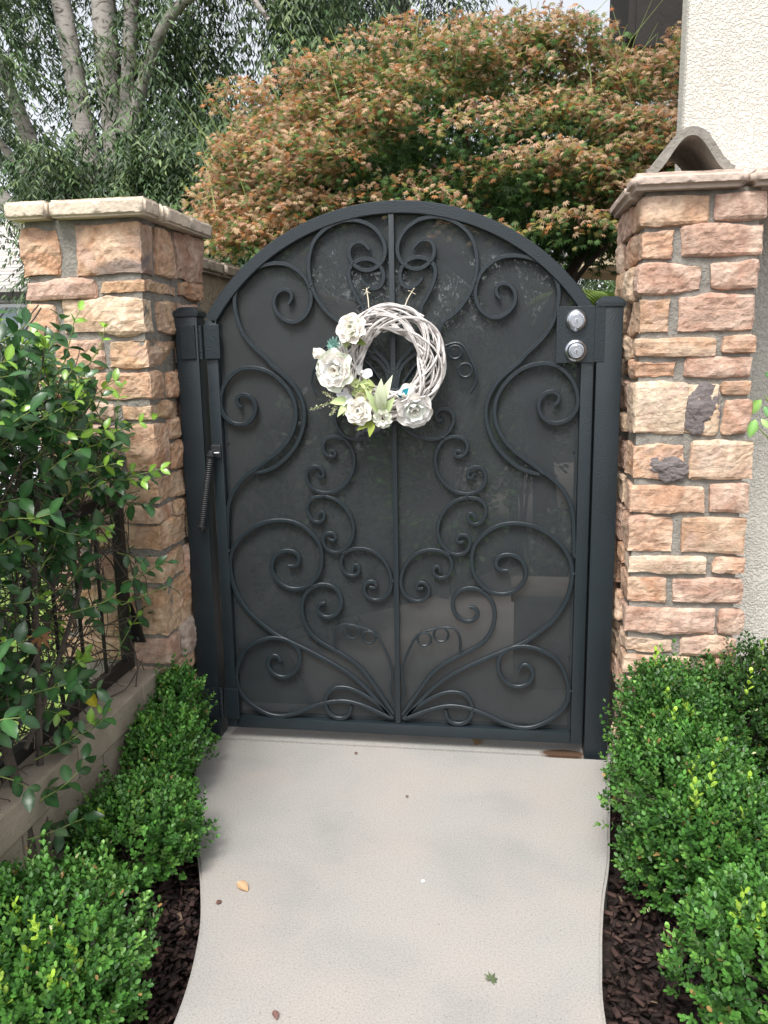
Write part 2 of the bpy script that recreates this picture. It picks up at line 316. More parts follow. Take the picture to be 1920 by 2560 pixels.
SCROLLS = {
  'heart': [(-157,1427),(-201,1459),(-240,1510),(-261,1568),(-263,1622),(-249,1674),(-218,1711),(-173,1735),(-129,1743),(-82,1734),(-43,1708),(-22,1674),(-18,1644),(-25,1618),(-41,1602),(-69,1589),(-93,1590),(-117,1606),(-132,1625),(-135,1652),(-127,1670),(-107,1680),(-87,1676),(-74,1661),(-68,1651)],
  'curl': [(-92,1476),(-122,1530),(-137,1572),(-135,1599),(-116,1617),(-88,1627),(-61,1623),(-37,1607),(-24,1581),(-26,1554),(-42,1534),(-62,1532),(-82,1544),(-96,1564)],
  's2': [(-335,1495),(-320,1508),(-315,1524),(-325,1537),(-343,1543),(-362,1538),(-379,1521),(-384,1498),(-377,1474),(-357,1451),(-329,1436),(-300,1441),(-274,1464),(-259,1499),(-260,1538),(-275,1573),(-302,1600),(-338,1618),(-375,1621),(-416,1615),(-458,1597),(-491,1567),(-508,1532),(-512,1497),(-505,1454),(-493,1414),(-469,1378),(-437,1345),(-405,1317),(-403,1307),(-359,1272),(-324,1237),(-303,1198),(-293,1158),(-297,1114),(-313,1065),(-342,1021),(-380,985),(-418,962),(-465,950)],
  's3': [(-505,1168),(-521,1180),(-522,1199),(-508,1213),(-485,1212),(-465,1199),(-454,1172),(-460,1146),(-480,1119),(-508,1111),(-540,1117),(-567,1142),(-577,1173),(-572,1213),(-556,1248),(-527,1279),(-494,1296),(-453,1296),(-413,1286),(-373,1259),(-343,1224),(-324,1185),(-321,1141),(-329,1101),(-354,1057),(-388,1021),(-426,994),(-464,966),(-503,939),(-538,902),(-561,860),(-571,818),(-575,762),(-578,686)],
  's4': [(-369,633),(-348,629),(-331,641),(-325,660),(-336,679),(-359,688),(-388,685),(-414,668),(-427,639),(-426,611),(-411,582),(-383,559),(-346,551),(-308,561),(-279,586),(-256,624),(-250,671),(-260,718),(-287,750),(-323,777),(-365,790),(-407,790),(-454,780),(-498,756),(-538,722),(-564,679),(-574,631),(-569,579),(-553,526),(-522,473),(-480,431),(-424,388),(-358,356),(-292,324),(-231,292),(-170,255),(-115,208),(-68,156),(-27,103)],
  's5': [(-244,505),(-262,506),(-275,490),(-268,466),(-250,453),(-222,456),(-197,478),(-187,507),(-193,540),(-214,563),(-242,572),(-274,567),(-303,547),(-324,513),(-327,469),(-317,426),(-295,388),(-258,360),(-216,337),(-169,309),(-123,272),(-91,229),(-63,186),(-36,147),(-15,113)],
  's6': [(-409,292),(-415,310),(-432,316),(-449,303),(-458,278),(-449,253),(-430,237),(-402,230),(-372,242),(-349,268),(-338,303),(-344,337),(-367,361),(-400,374),(-439,375),(-483,362),(-523,340),(-549,309),(-564,269),(-574,223),(-566,178),(-538,138),(-500,110),(-457,89),(-407,86),(-358,101),(-308,124),(-264,141),(-221,151),(-173,153),(-116,138),(-69,118),(-22,98)],
  's7': [(-164,136),(-167,111),(-184,90),(-213,86),(-242,102),(-255,132),(-254,162),(-239,188),(-210,203),(-167,201),(-125,183),(-87,160),(-50,131),(-17,98)],
  'h0': [(-28,1101),(-60,1078),(-98,1064),(-140,1063),(-168,1077),(-191,1110),(-195,1137),(-182,1156),(-159,1163),(-136,1151),(-131,1133),(-142,1112),(-154,1119),(-159,1133)],
  'h1': [(-214,1023),(-198,1032),(-187,1019),(-194,1003),(-215,1003),(-235,1021),(-238,1048),(-222,1067),(-190,1072),(-159,1061),(-137,1025),(-132,985),(-146,941),(-177,904),(-214,886),(-250,886),(-282,904),(-297,935),(-289,967),(-266,976),(-243,972),(-232,949),(-240,931),(-253,931),(-258,954)],
  'h2': [(-262,803),(-259,822),(-243,829),(-234,813),(-244,787),(-267,782),(-290,803),(-298,835),(-285,863),(-255,874),(-214,870),(-178,850),(-152,814),(-139,773),(-145,731),(-168,698),(-196,681),(-229,688),(-246,715),(-246,743),(-227,753),(-204,751),(-195,730),(-212,718),(-227,730)],
  'h3': [(-147,622),(-149,640),(-137,649),(-122,636),(-122,617),(-143,599),(-171,607),(-186,635),(-185,668),(-164,689),(-127,699),(-86,693),(-50,670),(-26,634),(-15,592),(-20,554),(-39,530),(-66,517),(-94,524),(-112,547),(-109,575),(-88,589),(-65,581),(-63,562),(-80,557),(-91,566)],
  'tend': [(-213,352),(-215,386),(-206,420),(-185,436),(-152,434),(-119,425),(-87,417),(-64,396),(-42,353),(-24,305),(-15,257),(-25,207),(-14,153)],
  'tring': [(-150,410),(-124,411),(-94,392),(-70,393)],
  'side': [(-243,1208),(-264,1238),(-262,1275),(-245,1313),(-226,1350),(-208,1366),(-180,1362),(-142,1342),(-80,1306),(-32,1241)],
  'sring': [(-197,1336),(-219,1336),(-229,1280),(-252,1280)],
  'fanA': [(-47,1372),(-24,1288),(-15,1230)],
  'fanB': [(-69,1355),(-36,1297),(-18,1233)],
}
STONES_RIGHT_FRONT = [(720, 905, 1670, 1750, 31), (913, 1048, 1678, 1753, 0), (720, 815, 1579, 1663, 210), (828, 1051, 1582, 1671, 0), (720, 895, 1490, 1569, -89), (910, 1044, 1495, 1573, 0), (720, 813, 1375, 1477, 109), (829, 1040, 1381, 1484, 0), (720, 940, 1314, 1365, -101), (954, 1043, 1323, 1365, 0), (720, 836, 1252, 1301, 55), (853, 1044, 1251, 1313, 0), (720, 960, 1091, 1239, -13), (962, 1039, 1206, 1242, 0), (969, 1047, 1092, 1193, 0), (720, 875, 957, 1066, 0), (884, 1060, 960, 1074, 0), (720, 937, 860, 942, -9), (946, 1054, 865, 946, 0), (720, 852, 740, 853, -30), (874, 1055, 740, 847, 0), (720, 949, 676, 729, -113), (964, 1057, 683, 729, 0), (720, 839, 585, 665, 30), (850, 1059, 585, 665, 0), (720, 985, 489, 572, -126), (993, 1065, 494, 570, 0), (720, 867, 426, 476, -6), (883, 1050, 422, 480, 0), (720, 925, 360, 418, 14), (940, 1054, 357, 413, 0), (720, 825, 259, 344, -47), (841, 1049, 281, 344, 0)]
STONES_LEFT_FRONT = [(-1110, -983, 1578, 1727, 0), (-936, -720, 1578, 1734, -100), (-1101, -876, 1515, 1570, 0), (-863, -720, 1525, 1569, 71), (-1104, -1012, 1402, 1501, 0), (-993, -720, 1406, 1517, -129), (-1035, -872, 1301, 1392, 0), (-857, -720, 1305, 1393, 52), (-984, -720, 1205, 1292, -80), (-983, -840, 1145, 1197, 0), (-827, -720, 1144, 1196, 25), (-825, -720, 976, 1134, -81), (-836, -720, 882, 966, 42), (-842, -720, 819, 872, -78), (-848, -720, 725, 816, 29), (-857, -720, 617, 715, -16), (-815, -720, 439, 612, 36), (-842, -720, 345, 431, -109)]
STONES_LEFT_SIDE = [(-92, 55, 1584, 1738), (66, 320, 1583, 1749), (85, 274, 1527, 1580), (-105, 54, 1410, 1512), (-58, 46, 1205, 1293), (-81, 51, 1073, 1141), (-77, 62, 969, 1062), (-65, 5, 809, 866), (-10, 60, 601, 696), (-92, 59, 333, 446), (-204, 40, 257, 336), (-117, 41, 157, 227), (-158, 46, 40, 148)]
STONES_RIGHT_SIDE = [(23, 272, 1673, 1783), (200, 261, 1587, 1674), (99, 296, 1497, 1579), (-92, 84, 1498, 1568)]
# ------------------------------------------------------------------ leaf clouds (numpy)
def orient(d, n):
    d = d/np.linalg.norm(d, axis=1, keepdims=True)
    n = n - d*(n*d).sum(1, keepdims=True); ln = np.linalg.norm(n, axis=1, keepdims=True); n = n/np.maximum(ln, 1e-6)
    x = np.cross(d, n); return x, d, n
def leaf_cloud(name, pos, dirs, nrm, size, tmpl, cols, mat, parent=None, kind='stuff', label=None):
    V, F = tmpl[:2]; vm = np.array(tmpl[2]) if len(tmpl) > 2 else np.ones(len(V)); V = np.array(V, float)
    x, d, n = orient(dirs, nrm); size = np.asarray(size)[:, None, None]
    W = (V[None, :, 0:1]*x[:, None, :] + V[None, :, 1:2]*d[:, None, :] + V[None, :, 2:3]*n[:, None, :])*size + pos[:, None, :]
    N, K = len(pos), len(V); verts = W.reshape(-1, 3)
    loops = []; starts = []; tot = []; s = 0
    for f in F: loops += list(f); starts.append(s); tot.append(len(f)); s += len(f)
    loops = np.array(loops); idx = (loops[None, :] + (np.arange(N)*K)[:, None]).ravel()
    st = (np.array(starts)[None, :] + (np.arange(N)*s)[:, None]).ravel(); tt = np.tile(tot, N)
    me = bpy.data.meshes.new(name); me.vertices.add(N*K); me.vertices.foreach_set('co', verts.ravel())
    me.loops.add(len(idx)); me.loops.foreach_set('vertex_index', idx.astype(np.int32))
    me.polygons.add(len(st)); me.polygons.foreach_set('loop_start', st.astype(np.int32)); me.polygons.foreach_set('loop_total', tt.astype(np.int32))
    me.update(calc_edges=True)
    a = me.color_attributes.new('col', 'FLOAT_COLOR', 'POINT')
    c = np.ones((N, K, 4)); c[:, :, :3] = np.clip(cols[:, None, :]*vm[None, :, None], 0, 1)
    a.data.foreach_set('color', c.ravel().astype(np.float32))
    o = obj(name, me, mat, parent)
    if kind: o['kind'] = kind
    if label: o['label'] = label
    return o
BOX_T = ([(0,0,0),(.27,.42,.05),(.27,.78,.05),(0,1,-.02),(-.27,.78,.05),(-.27,.42,.05)], [(0,1,2,3),(0,3,4,5)], (1.1,.95,1,1.15,1,.95))
LANCE_T = ([(0,0,0),(.13,.45,.03),(0,1,-.12),(-.13,.45,.03)], [(0,1,2),(0,2,3)])
OVAL_T = ([(0,0,0),(0,.33,.03),(0,.68,.01),(0,1,-.10),(.20,.22,.07),(.27,.50,.08),(.17,.80,.02),(-.20,.22,.07),(-.27,.50,.08),(-.17,.80,.02)],
          [(0,4,1),(1,4,5,2),(2,5,6,3),(0,1,7),(1,2,8,7),(2,3,9,8)], (1.7,1.5,1.35,1.0,.9,.85,.9,.9,.85,.9))
def maple_template():
    v = [(0,0,0)]; f = []
    for ang, ln in ((-1.95,.52),(-1.25,.8),(-.62,.98),(0,1.08),(.62,.98),(1.25,.8),(1.95,.52)):
        s_, c_ = math.sin(ang), math.cos(ang); w_ = .115; k = len(v)
        m = (s_*ln*.42, c_*ln*.42)
        v += [(m[0]+c_*w_, m[1]-s_*w_, .03), (s_*ln, c_*ln, -.16*ln), (m[0]-c_*w_, m[1]+s_*w_, .03)]
        f.append((0, k, k+1, k+2))
    return v, f
MAPLE_T = maple_template()
RNG = np.random.default_rng(11)
def rvec(n, rng=RNG):
    v = rng.normal(size=(n, 3)); return v/np.linalg.norm(v, axis=1, keepdims=True)
def pick(cols, w_, n, rng, jit=0.18):
    cols = np.array(cols); i = rng.choice(len(cols), n, p=np.array(w_)/sum(w_))
    return np.clip(cols[i]*(1+rng.normal(size=(n, 1))*jit), 0.003, 1)

# ------------------------------------------------------------------ ground, beds, walkway
def sheet(name, pts, z, mat, kind='structure', thick=None):
    n = len(pts)
    if thick:
        v = [(x, y, z) for x, y in pts]+[(x, y, z-thick) for x, y in pts]
        f = [tuple(range(n)), tuple(range(2*n-1, n-1, -1))]+[(i, i+n, (i+1) % n+n, (i+1) % n) for i in range(n)]
    else: v = [(x, y, z) for x, y in pts]; f = [tuple(range(n))]
    me = mesh_from(v, f); bm = bmesh.new(); bm.from_mesh(me); bmesh.ops.recalc_face_normals(bm, faces=bm.faces)
    if thick:
        e = [e for e in bm.edges if all(abs(v.co.z-z) < 1e-5 for v in e.verts)]
        bmesh.ops.bevel(bm, geom=e, offset=0.007, segments=2, affect='EDGES')
    bm.to_mesh(me); bm.free()
    return tag(obj(name, me, mat), kind=kind)
sheet('ground', [(-200,-200),(200,-200),(200,300),(-200,300)], -0.10, M['soil'])
def walk_curve(P): return [tuple(p) for p in catmull(P, 0.03)]
WL = [(-0.715,-0.014),(-0.66,-0.20),(-0.585,-0.40),(-0.50,-0.61),(-0.415,-0.80),(-0.345,-1.00),(-0.305,-1.25),(-0.31,-1.6),(-0.42,-2.2),(-0.70,-3.2)]
WR = [(0.712,-0.014),(0.668,-0.38),(0.641,-0.59),(0.610,-0.75),(0.585,-0.94),(0.572,-1.14),(0.60,-1.5),(0.70,-2.2),(0.95,-3.2)]
sheet('walkway', walk_curve(WL)+walk_curve(WR)[::-1], 0.0, M['concrete'], thick=0.12)
sheet('threshold_slab', [(-0.72,-0.004),(-0.72,0.32),(0.72,0.32),(0.72,-0.004)], -0.003, M['concrete'], thick=0.12)
sheet('courtyard_paving', [(-0.35,0.33),(0.75,0.33),(0.86,2.2),(1.4,3.2),(5,3.4),(5,9),(-0.6,7.0),(0.0,5.2),(0.55,3.6),(0.35,2.6),(-0.1,1.8),(-0.75,1.2)], -0.03, M['paver'], thick=0.1)
sheet('lawn', [(-1.2,-3),(-1.2,3.9),(-30,3.9),(-30,-3)], -0.05, M['lawn'])
sheet('driveway', [(-1.6,4.0),(-1.6,13.5),(-40,13.5),(-40,4.0)], -0.045, M['drive'])
# bark mulch: loose chips over the soil of the two beds
def chips(name, n, x0f, x1f, y0, y1, seed):
    rg = np.random.default_rng(seed); y = rg.uniform(y0, y1, n)
    xa = np.array([x0f(v) for v in y]); xb = np.array([x1f(v) for v in y]); x = xa+(xb-xa)*rg.random(n)
    pos = np.stack([x, y, -0.085+rg.random(n)*0.045], 1)
    d = rvec(n, rg); d[:, 2] *= 0.35; nn = rvec(n, rg)*0.5; nn[:, 2] += 1
    T = ([(-.22,0,0),(.20,.05,0),(.26,.9,0),(-.15,1,0),(-.16,.1,.12),(.14,.12,.13),(.17,.8,.12),(-.1,.86,.13)], [(0,3,2,1),(4,5,6,7),(0,1,5,4),(1,2,6,5),(2,3,7,6),(3,0,4,7)])
    cols = pick([(0.034,0.021,0.018),(0.055,0.032,0.027),(0.020,0.014,0.013),(0.13,0.09,0.06),(0.30,0.16,0.08)], [4,4,4,0.4,.05], n, rg, 0.25)
    tag(leaf_cloud(name, pos, d, nn, rg.uniform(.010,.036,n), T, cols, M['chip']), 'dark brown bark mulch under the boxwood')
def xw(P, y):
    for (xa, ya), (xb, yb) in zip(P, P[1:]):
        if yb <= y <= ya: return xa+(xb-xa)*(y-ya)/(yb-ya)
    return P[-1][0]
chips('bark_mulch', 9500, lambda y: -0.75, lambda y: xw(WL, y)-0.015, -1.9, -0.05, 3)
chips('bark_mulch', 14000, lambda y: xw(WR, y)+0.015, lambda y: 1.7, -1.9, 0.3, 4)

# ------------------------------------------------------------------ stone pillars
def rock_mesh(x0, x1, y0, y1, z0, z1, seed, rough, cell=0.0105):
    """a cut-faced veneer stone: box lattice, worn edges, flaked and stepped faces"""
    nx = min(34, max(2, round((x1-x0)/cell))); ny = min(40, max(2, round((y1-y0)/cell))); nz = min(22, max(2, round((z1-z0)/cell)))
    idx = {}; V = []; F = []
    def vid(i, j, k):
        key = (i, j, k)
        if key not in idx: idx[key] = len(V); V.append(Vector((x0+(x1-x0)*i/nx, y0+(y1-y0)*j/ny, z0+(z1-z0)*k/nz)))
        return idx[key]
    for i in range(nx):
        for k in range(nz):
            F.append((vid(i,0,k), vid(i+1,0,k), vid(i+1,0,k+1), vid(i,0,k+1))); F.append((vid(i,ny,k), vid(i,ny,k+1), vid(i+1,ny,k+1), vid(i+1,ny,k)))
    for j in range(ny):
        for k in range(nz):
            F.append((vid(0,j,k), vid(0,j,k+1), vid(0,j+1,k+1), vid(0,j+1,k))); F.append((vid(nx,j,k), vid(nx,j+1,k), vid(nx,j+1,k+1), vid(nx,j,k+1)))
    for i in range(nx):
        for j in range(ny):
            F.append((vid(i,j,0), vid(i,j+1,0), vid(i+1,j+1,0), vid(i+1,j,0))); F.append((vid(i,j,nz), vid(i+1,j,nz), vid(i+1,j+1,nz), vid(i,j+1,nz)))
    c = Vector(((x0+x1)/2, (y0+y1)/2, (z0+z1)/2)); h = Vector(((x1-x0)/2, (y1-y0)/2, (z1-z0)/2))
    rnd = random.Random(seed); o = Vector((rnd.uniform(-50, 50), rnd.uniform(-50, 50), rnd.uniform(-50, 50)))
    planes = [(Vector((rnd.gauss(0, 1), rnd.gauss(0, 1), rnd.gauss(0, 1))).normalized()*rnd.uniform(.05, .30), rnd.uniform(0, .010)) for _ in range(9)]
    tilt = rnd.uniform(-.25, .25); out = []; kk = rnd.uniform(38, 75)
    for p in V:
        q = p-c; sg = [1 if q[a] > 0 else -1 for a in range(3)]
        dist = [h[a]-abs(q[a]) for a in range(3)]
        r = 0.008; t = [max(0, 1-dist[a]/r) for a in range(3)]
        w_ = Vector([sg[a]*max(0, 1-dist[a]/0.006) for a in range(3)])
        if w_.length > 0: w_.normalize()
        n1 = noise.noise(p*7+o); n2 = noise.noise(p*19+o*1.7); n3 = noise.noise(p*46+o*.6)
        s_ = (p.z*math.cos(tilt)+(p.x+p.y)*math.sin(tilt))*kk+n1*2.6+n2*.8; saw = s_-math.floor(s_)
        cellv = noise.cell(p*11+o)*.5 if False else 0
        fc = min(pl.dot(q)+hh_ for pl, hh_ in planes)
        d = rough*(0.006*n1+0.85*max(-.012, min(fc, .009))+0.0050*abs(n2)+0.0022*n3+0.0030*(saw-.5))+0.003
        new = p + w_*d
        wob = Vector((noise.noise(p*9+o*2), noise.noise(p*9+o*3), noise.noise(p*9+o*4)))*0.0065*(0.5+rough*.6)
        new += Vector((wob.x*t[0], wob.y*t[1], wob.z*t[2]))
        for a in range(3):
            oth = max(t[(a+1) % 3], t[(a+2) % 3]); new[a] -= sg[a]*r*.33*t[a]*oth*(1+.9*n2)
        out.append(new)
    return mesh_from(out, F, False, 'stone')
TAN = (0.58,0.415,0.275); PEACH = (0.62,0.415,0.285); PINK = (0.53,0.365,0.295); CREAM = (0.70,0.57,0.43); RUST = (0.54,0.325,0.20); GREY = (0.36,0.33,0.30)
def pal(c, a=1.0): return (*c, a)
def add_stone(parent, x0, x1, y0, y1, z0, z1, seed, rough, color):
    o = obj('stone', rock_mesh(x0, x1, y0, y1, z0, z1, seed, rough), M['rock'], parent); o.color = color; return o
def nodule(P, c, r_, seed):
    bm = bmesh.new(); bmesh.ops.create_icosphere(bm, subdivisions=4, radius=1); o_ = Vector((seed*3.3, seed, 1))
    for v in bm.verts:
        n_ = v.co.copy(); k = 1+.36*noise.noise(n_*1.5+o_)+.20*noise.noise(n_*4+o_)+.09*noise.noise(n_*11+o_)
        v.co = Vector((c[0]+n_.x*r_[0]*k, c[1]+n_.y*r_[1]*k, c[2]+n_.z*r_[2]*k))
    me = bpy.data.meshes.new('nodule'); bm.to_mesh(me); bm.free()
    o = obj('nodule', me, M['rock'], P); o.color = (.3,.28,.28,.3); return o
def right_pillar():
    P = thing('stone_pillar', 'stone pillar on the latch side of the gate, pinkish courses beside the stucco wall', 'pillar', (0.88, 0.08, -0.1))
    MB().box((0.733,-0.137,-0.1),(1.034,0.30,1.765)).build('mortar_core', M['mortar'], P)
    mixp = lambda c: tuple(c[i]*.68+(.56,.405,.34)[i]*.32 for i in range(3))
    cols = [TAN,PINK,RUST,PINK,PINK,PINK,TAN,PINK,TAN,RUST,RUST,PINK,CREAM,TAN,RUST,TAN,CREAM,PEACH,PINK,PEACH,TAN,CREAM,PEACH,RUST,PINK,PINK,PINK,CREAM,PEACH,TAN,PINK,TAN,PINK]
    ro = [.5,.5,1,.8,1,.8,1.1,.9,.5,.5,1,.8,.8,.4,.9,1,.6,.7,.5,1.1,.5,.6,.8,.9,.8,.6,.9,1,.8,.5,.8,.8,.8]
    for i, (x0, x1, z0, z1, ry) in enumerate(STONES_RIGHT_FRONT):
        corner = ry != 0 or x0 == 720
        y1 = max(ry/1000, -0.06) if corner else -0.11
        al = {12: 0.64, 15: 0.66}.get(i, 1.0)
        if i == 12:                                                   # the big two-tone stone: charcoal nodule at its right end
            add_stone(P, x0/1000, 0.868, -.15, y1, z0/1000, z1/1000, i+40, .6, pal(CREAM, .93))
            add_stone(P, 0.86, x1/1000, -.148, -.11, z0/1000, z1/1000-.002, i+400, .8, pal(CREAM, .82)); nodule(P, (.908,-.143,1.168), (.056,.014,.070), 77); continue
        if i == 15:
            add_stone(P, x0/1000, x1/1000, -.15, y1, z0/1000, z1/1000, i+40, 1.0, pal(PEACH, .95))
            nodule(P, (.822,-.143,.992), (.058,.015,.034), 78); continue
        add_stone(P, x0/1000, x1/1000, -.15, y1, z0/1000, z1/1000, i+40, ro[i], pal(mixp(cols[i]), al))
    # return face towards the gate, stones beyond the corner blocks
    rg = random.Random(5); rows = {}
    for x0, x1, z0, z1, ry in STONES_RIGHT_FRONT:
        if x0 == 720: rows[(z0, z1)] = max(ry/1000, -0.06)
    for (z0, z1), ys in rows.items():
        y = ys+0.014
        while y < 0.27:
            y2 = min(0.305, y+rg.uniform(.10, .26))
            if 0.305-y2 < .06: y2 = 0.305
            a, b_ = z0/1000+rg.uniform(-.01, .006), z1/1000+rg.uniform(-.006, .012)
            if b_-a > .10 and rg.random() < .55:
                m_ = a+(b_-a)*rg.uniform(.4, .6); add_stone(P, .715, .76, y, y2, a, m_-.007, int(y*1e4)+z0, 1.0, pal(rg.choice([PINK,CREAM,TAN,GREY])))
                add_stone(P, .715, .76, y, y2, m_+.007, b_, int(y*1e4)+z1, 1.0, pal(rg.choice([PINK,CREAM,PEACH,GREY])))
            else: add_stone(P, .715, .76, y, y2, a, b_, int(y*1e4)+z0, 1.1, pal(rg.choice([PINK,CREAM,PEACH,TAN])))
            y = y2+0.014
    z = 0.245
    for k in range(3):
        h_ = [.10,.09,.10][k]; x = .72
        for j in range(2):
            x2 = [.88,1.05][j]; add_stone(P, x, x2, -.15, .0 if j == 0 else -.11, z-h_, z, 700+k*5+j, .8, pal(rg.choice([PINK,TAN])))
            x = x2+.014
        z -= h_+.014
    cs = lambda a, b, s: cap_piece(P, a, b, M['capstone_pink'], s)
    cs((.688,-.183,1.762),(.99,-.06,1.806), 1); cs((.998,-.183,1.762),(1.32,-.06,1.806), 2); cs((.688,-.052,1.760),(.85,.335,1.804), 3); cs((.857,-.052,1.760),(1.31,.335,1.803), 4)
    return P
def cap_piece(P, a, b, mat, seed, bev=.013):
    bm = bmesh.new(); bmesh.ops.create_cube(bm, size=1)
    for v in bm.verts: v.co = Vector([(a[i]+b[i])/2+v.co[i]*(b[i]-a[i]) for i in range(3)])
    bmesh.ops.bevel(bm, geom=bm.edges[:], offset=bev, segments=3, affect='EDGES')
    bmesh.ops.triangulate(bm, faces=bm.faces[:]); 
    for _ in range(4):
        e = [e for e in bm.edges if e.calc_length() > 0.02]
        if e: bmesh.ops.subdivide_edges(bm, edges=e, cuts=1)
        bmesh.ops.triangulate(bm, faces=bm.faces[:])
    o_ = Vector((seed*7.3, seed*3.1, 0))
    bm.normal_update()
    for v in bm.verts: v.co += v.normal*(noise.noise(v.co*14+o_)*0.0012+noise.noise(v.co*60+o_)*0.0012)
    me = bpy.data.meshes.new('cap_stone'); bm.to_mesh(me); bm.free(); me.polygons.foreach_set('use_smooth', [True]*len(me.polygons))
    return obj('cap_stone', me, mat, P)
def left_pillar():
    P = thing('stone_pillar', 'stone pillar on the hinge side of the gate, tan courses behind the jasmine vine', 'pillar', (-0.91, 0.05, -0.1))
    MB().box((-1.093,-0.187,-0.1),(-0.733,0.30,1.745)).build('mortar_core', M['mortar'], P)
    cols = [PEACH,RUST,PINK,TAN,PEACH,CREAM,PEACH,TAN,PEACH,PINK,TAN,PEACH,TAN,PEACH,TAN,TAN,TAN,PINK]
    ro = [1.3,.8,.8,1.0,.5,1.0,1.2,1.3,1,.8,1,.9,1.1,.7,1.1,1.2,1.3,.4]
    rg = random.Random(8)
    for i, (x0, x1, z0, z1, ry) in enumerate(STONES_LEFT_FRONT):
        corner = x1 == -720; y1 = ry/1000 if corner else -0.16
        if corner and y1 < -.13: y1 = -.12
        c = pal(cols[i])
        if i == 1: c = pal(PEACH, .60)
        add_stone(P, x0/1000, x1/1000, -.2, y1, z0/1000, z1/1000, i+140, ro[i], c)
        if corner and x0/1000 > -1.0 and i > 7:                         # stones left of the corner block, seen through the vine
            x = x0/1000-.014
            while x > -1.06:
                xa = max(-1.105, x-rg.uniform(.12, .22)); 
                if xa+1.105 < .06: xa = -1.105
                if i in (10,): break
                add_stone(P, xa, x, -.2, -.16, z0/1000+rg.uniform(0, .01), z1/1000, i*10+900+int(-x*100), .9, pal(rg.choice([TAN,PEACH,PINK]))); x = xa-.014
    for i, (y0, y1, z0, z1) in enumerate(STONES_LEFT_SIDE):
        c = [PEACH,PINK,RUST,TAN,RUST,PEACH,RUST,TAN,PINK,GREY,TAN,PINK,TAN][i]; c = pal(c, .72 if i == 2 else 1)
        add_stone(P, -.765, -.715, y0/1000, y1/1000, z0/1000, z1/1000, i+300, 1.1, c)
    rows = {(z0, z1): ry/1000 for x0, x1, z0, z1, ry in STONES_LEFT_FRONT if x1 == -720}
    side = [(a/1000, b/1000, c/1000, d/1000) for a, b, c, d in STONES_LEFT_SIDE]
    for (z0, z1), ry in rows.items():                                  # rest of the return face, behind the hinge post
        zc = (z0+z1)/2000; ys = max([ry]+[b for a, b, c, d in side if c-.02 < zc < d+.02 or (c < z1/1000 and d > z0/1000)])+.014
        while ys < .25:
            y2 = min(.305, ys+rg.uniform(.1, .22)); y2 = .305 if .305-y2 < .06 else y2
            add_stone(P, -.765, -.715, ys, y2, z0/1000, z1/1000, 500+int(ys*1000)+z0, 1.0, pal(rg.choice([PEACH,PINK,TAN,RUST]))); ys = y2+.014
    for k, (a, b_) in enumerate([(.245,.333),(.145,.232),(.03,.132)]):
        add_stone(P, -.95, -.72, -.2, -.215+.001 if False else -.14, a, b_, 800+k, 1.0, pal([TAN,PEACH,TAN][k]))
    cs = lambda a, b, s: cap_piece(P, a, b, M['capstone'], s, .007)
    cs((-1.128,-.238,1.745),(-.992,-.05,1.795), 11); cs((-.984,-.238,1.745),(-.684,-.125,1.795), 12)
    cs((-.86,-.112,1.745),(-.684,-.085,1.794), 15); cs((-.83,-.074,1.745),(-.684,.335,1.794), 13); cs((-1.128,-.04,1.745),(-.84,.335,1.793), 14)
    return P
right_pillar(); left_pillar()
# clay coloured barrel tile standing on the right pillar's cap
def barrel_tile():
    m = MB(); n = 26; L_ = .34; nl = 8
    prof = []
    for k in range(n+1):
        t = k/n; x = -1+2*t
        z = math.exp(-(abs(x)/0.60)**2.3)*1.0 - 0.02 + .03*(1-abs(x))
        prof.append((x*.112, max(0, z)*.108))
    cen = .858; y0 = -.085; vs = []; out_ = []
    def off(i, th):
        a = prof[max(0, i-1)]; b = prof[min(n, i+1)]; dx, dz = b[0]-a[0], b[1]-a[1]; l = math.hypot(dx, dz); return (prof[i][0]-dz/l*th, prof[i][1]+dx/l*th)
    V = []; F = []
    for j in range(nl+1):
        y = y0+L_*j/nl
        for i in range(n+1):
            w_ = noise.noise(Vector((i*.35, j*.9, 2)))*.0025
            V.append((cen+prof[i][0], y, 1.807+prof[i][1]))
        for i in range(n+1):
            q = off(i, .023); w_ = noise.noise(Vector((i*.6, j*.9, 5)))*.003
            V.append((cen+q[0]+w_, y-(abs(w_) if j == 0 else 0), 1.807+max(0, q[1])+w_))
    K = 2*(n+1)
    for j in range(nl):
        for i in range(n):
            a = j*K+i; F.append((a, a+K, a+K+1, a+1)); c = a+n+1; F.append((c, c+1, c+K+1, c+K))
    for j in (0, nl):
        for i in range(n): a = j*K+i; q = (a, a+1, a+n+2, a+n+1); F.append(q if j == 0 else q[::-1])
    for j in range(nl):
        for i in (0, n): a = j*K+i; q = (a, a+n+1, a+K+n+1, a+K); F.append(q if i == 0 else q[::-1])
    o = obj('barrel_roof_tile', mesh_from(V, F, True), M['tile'])
    try: o.data.set_sharp_from_angle(angle=math.radians(45))
    except Exception: pass
    tag(o, 'weathered curved concrete roof tile lying on the cap of the right pillar', 'roof tile')
barrel_tile()
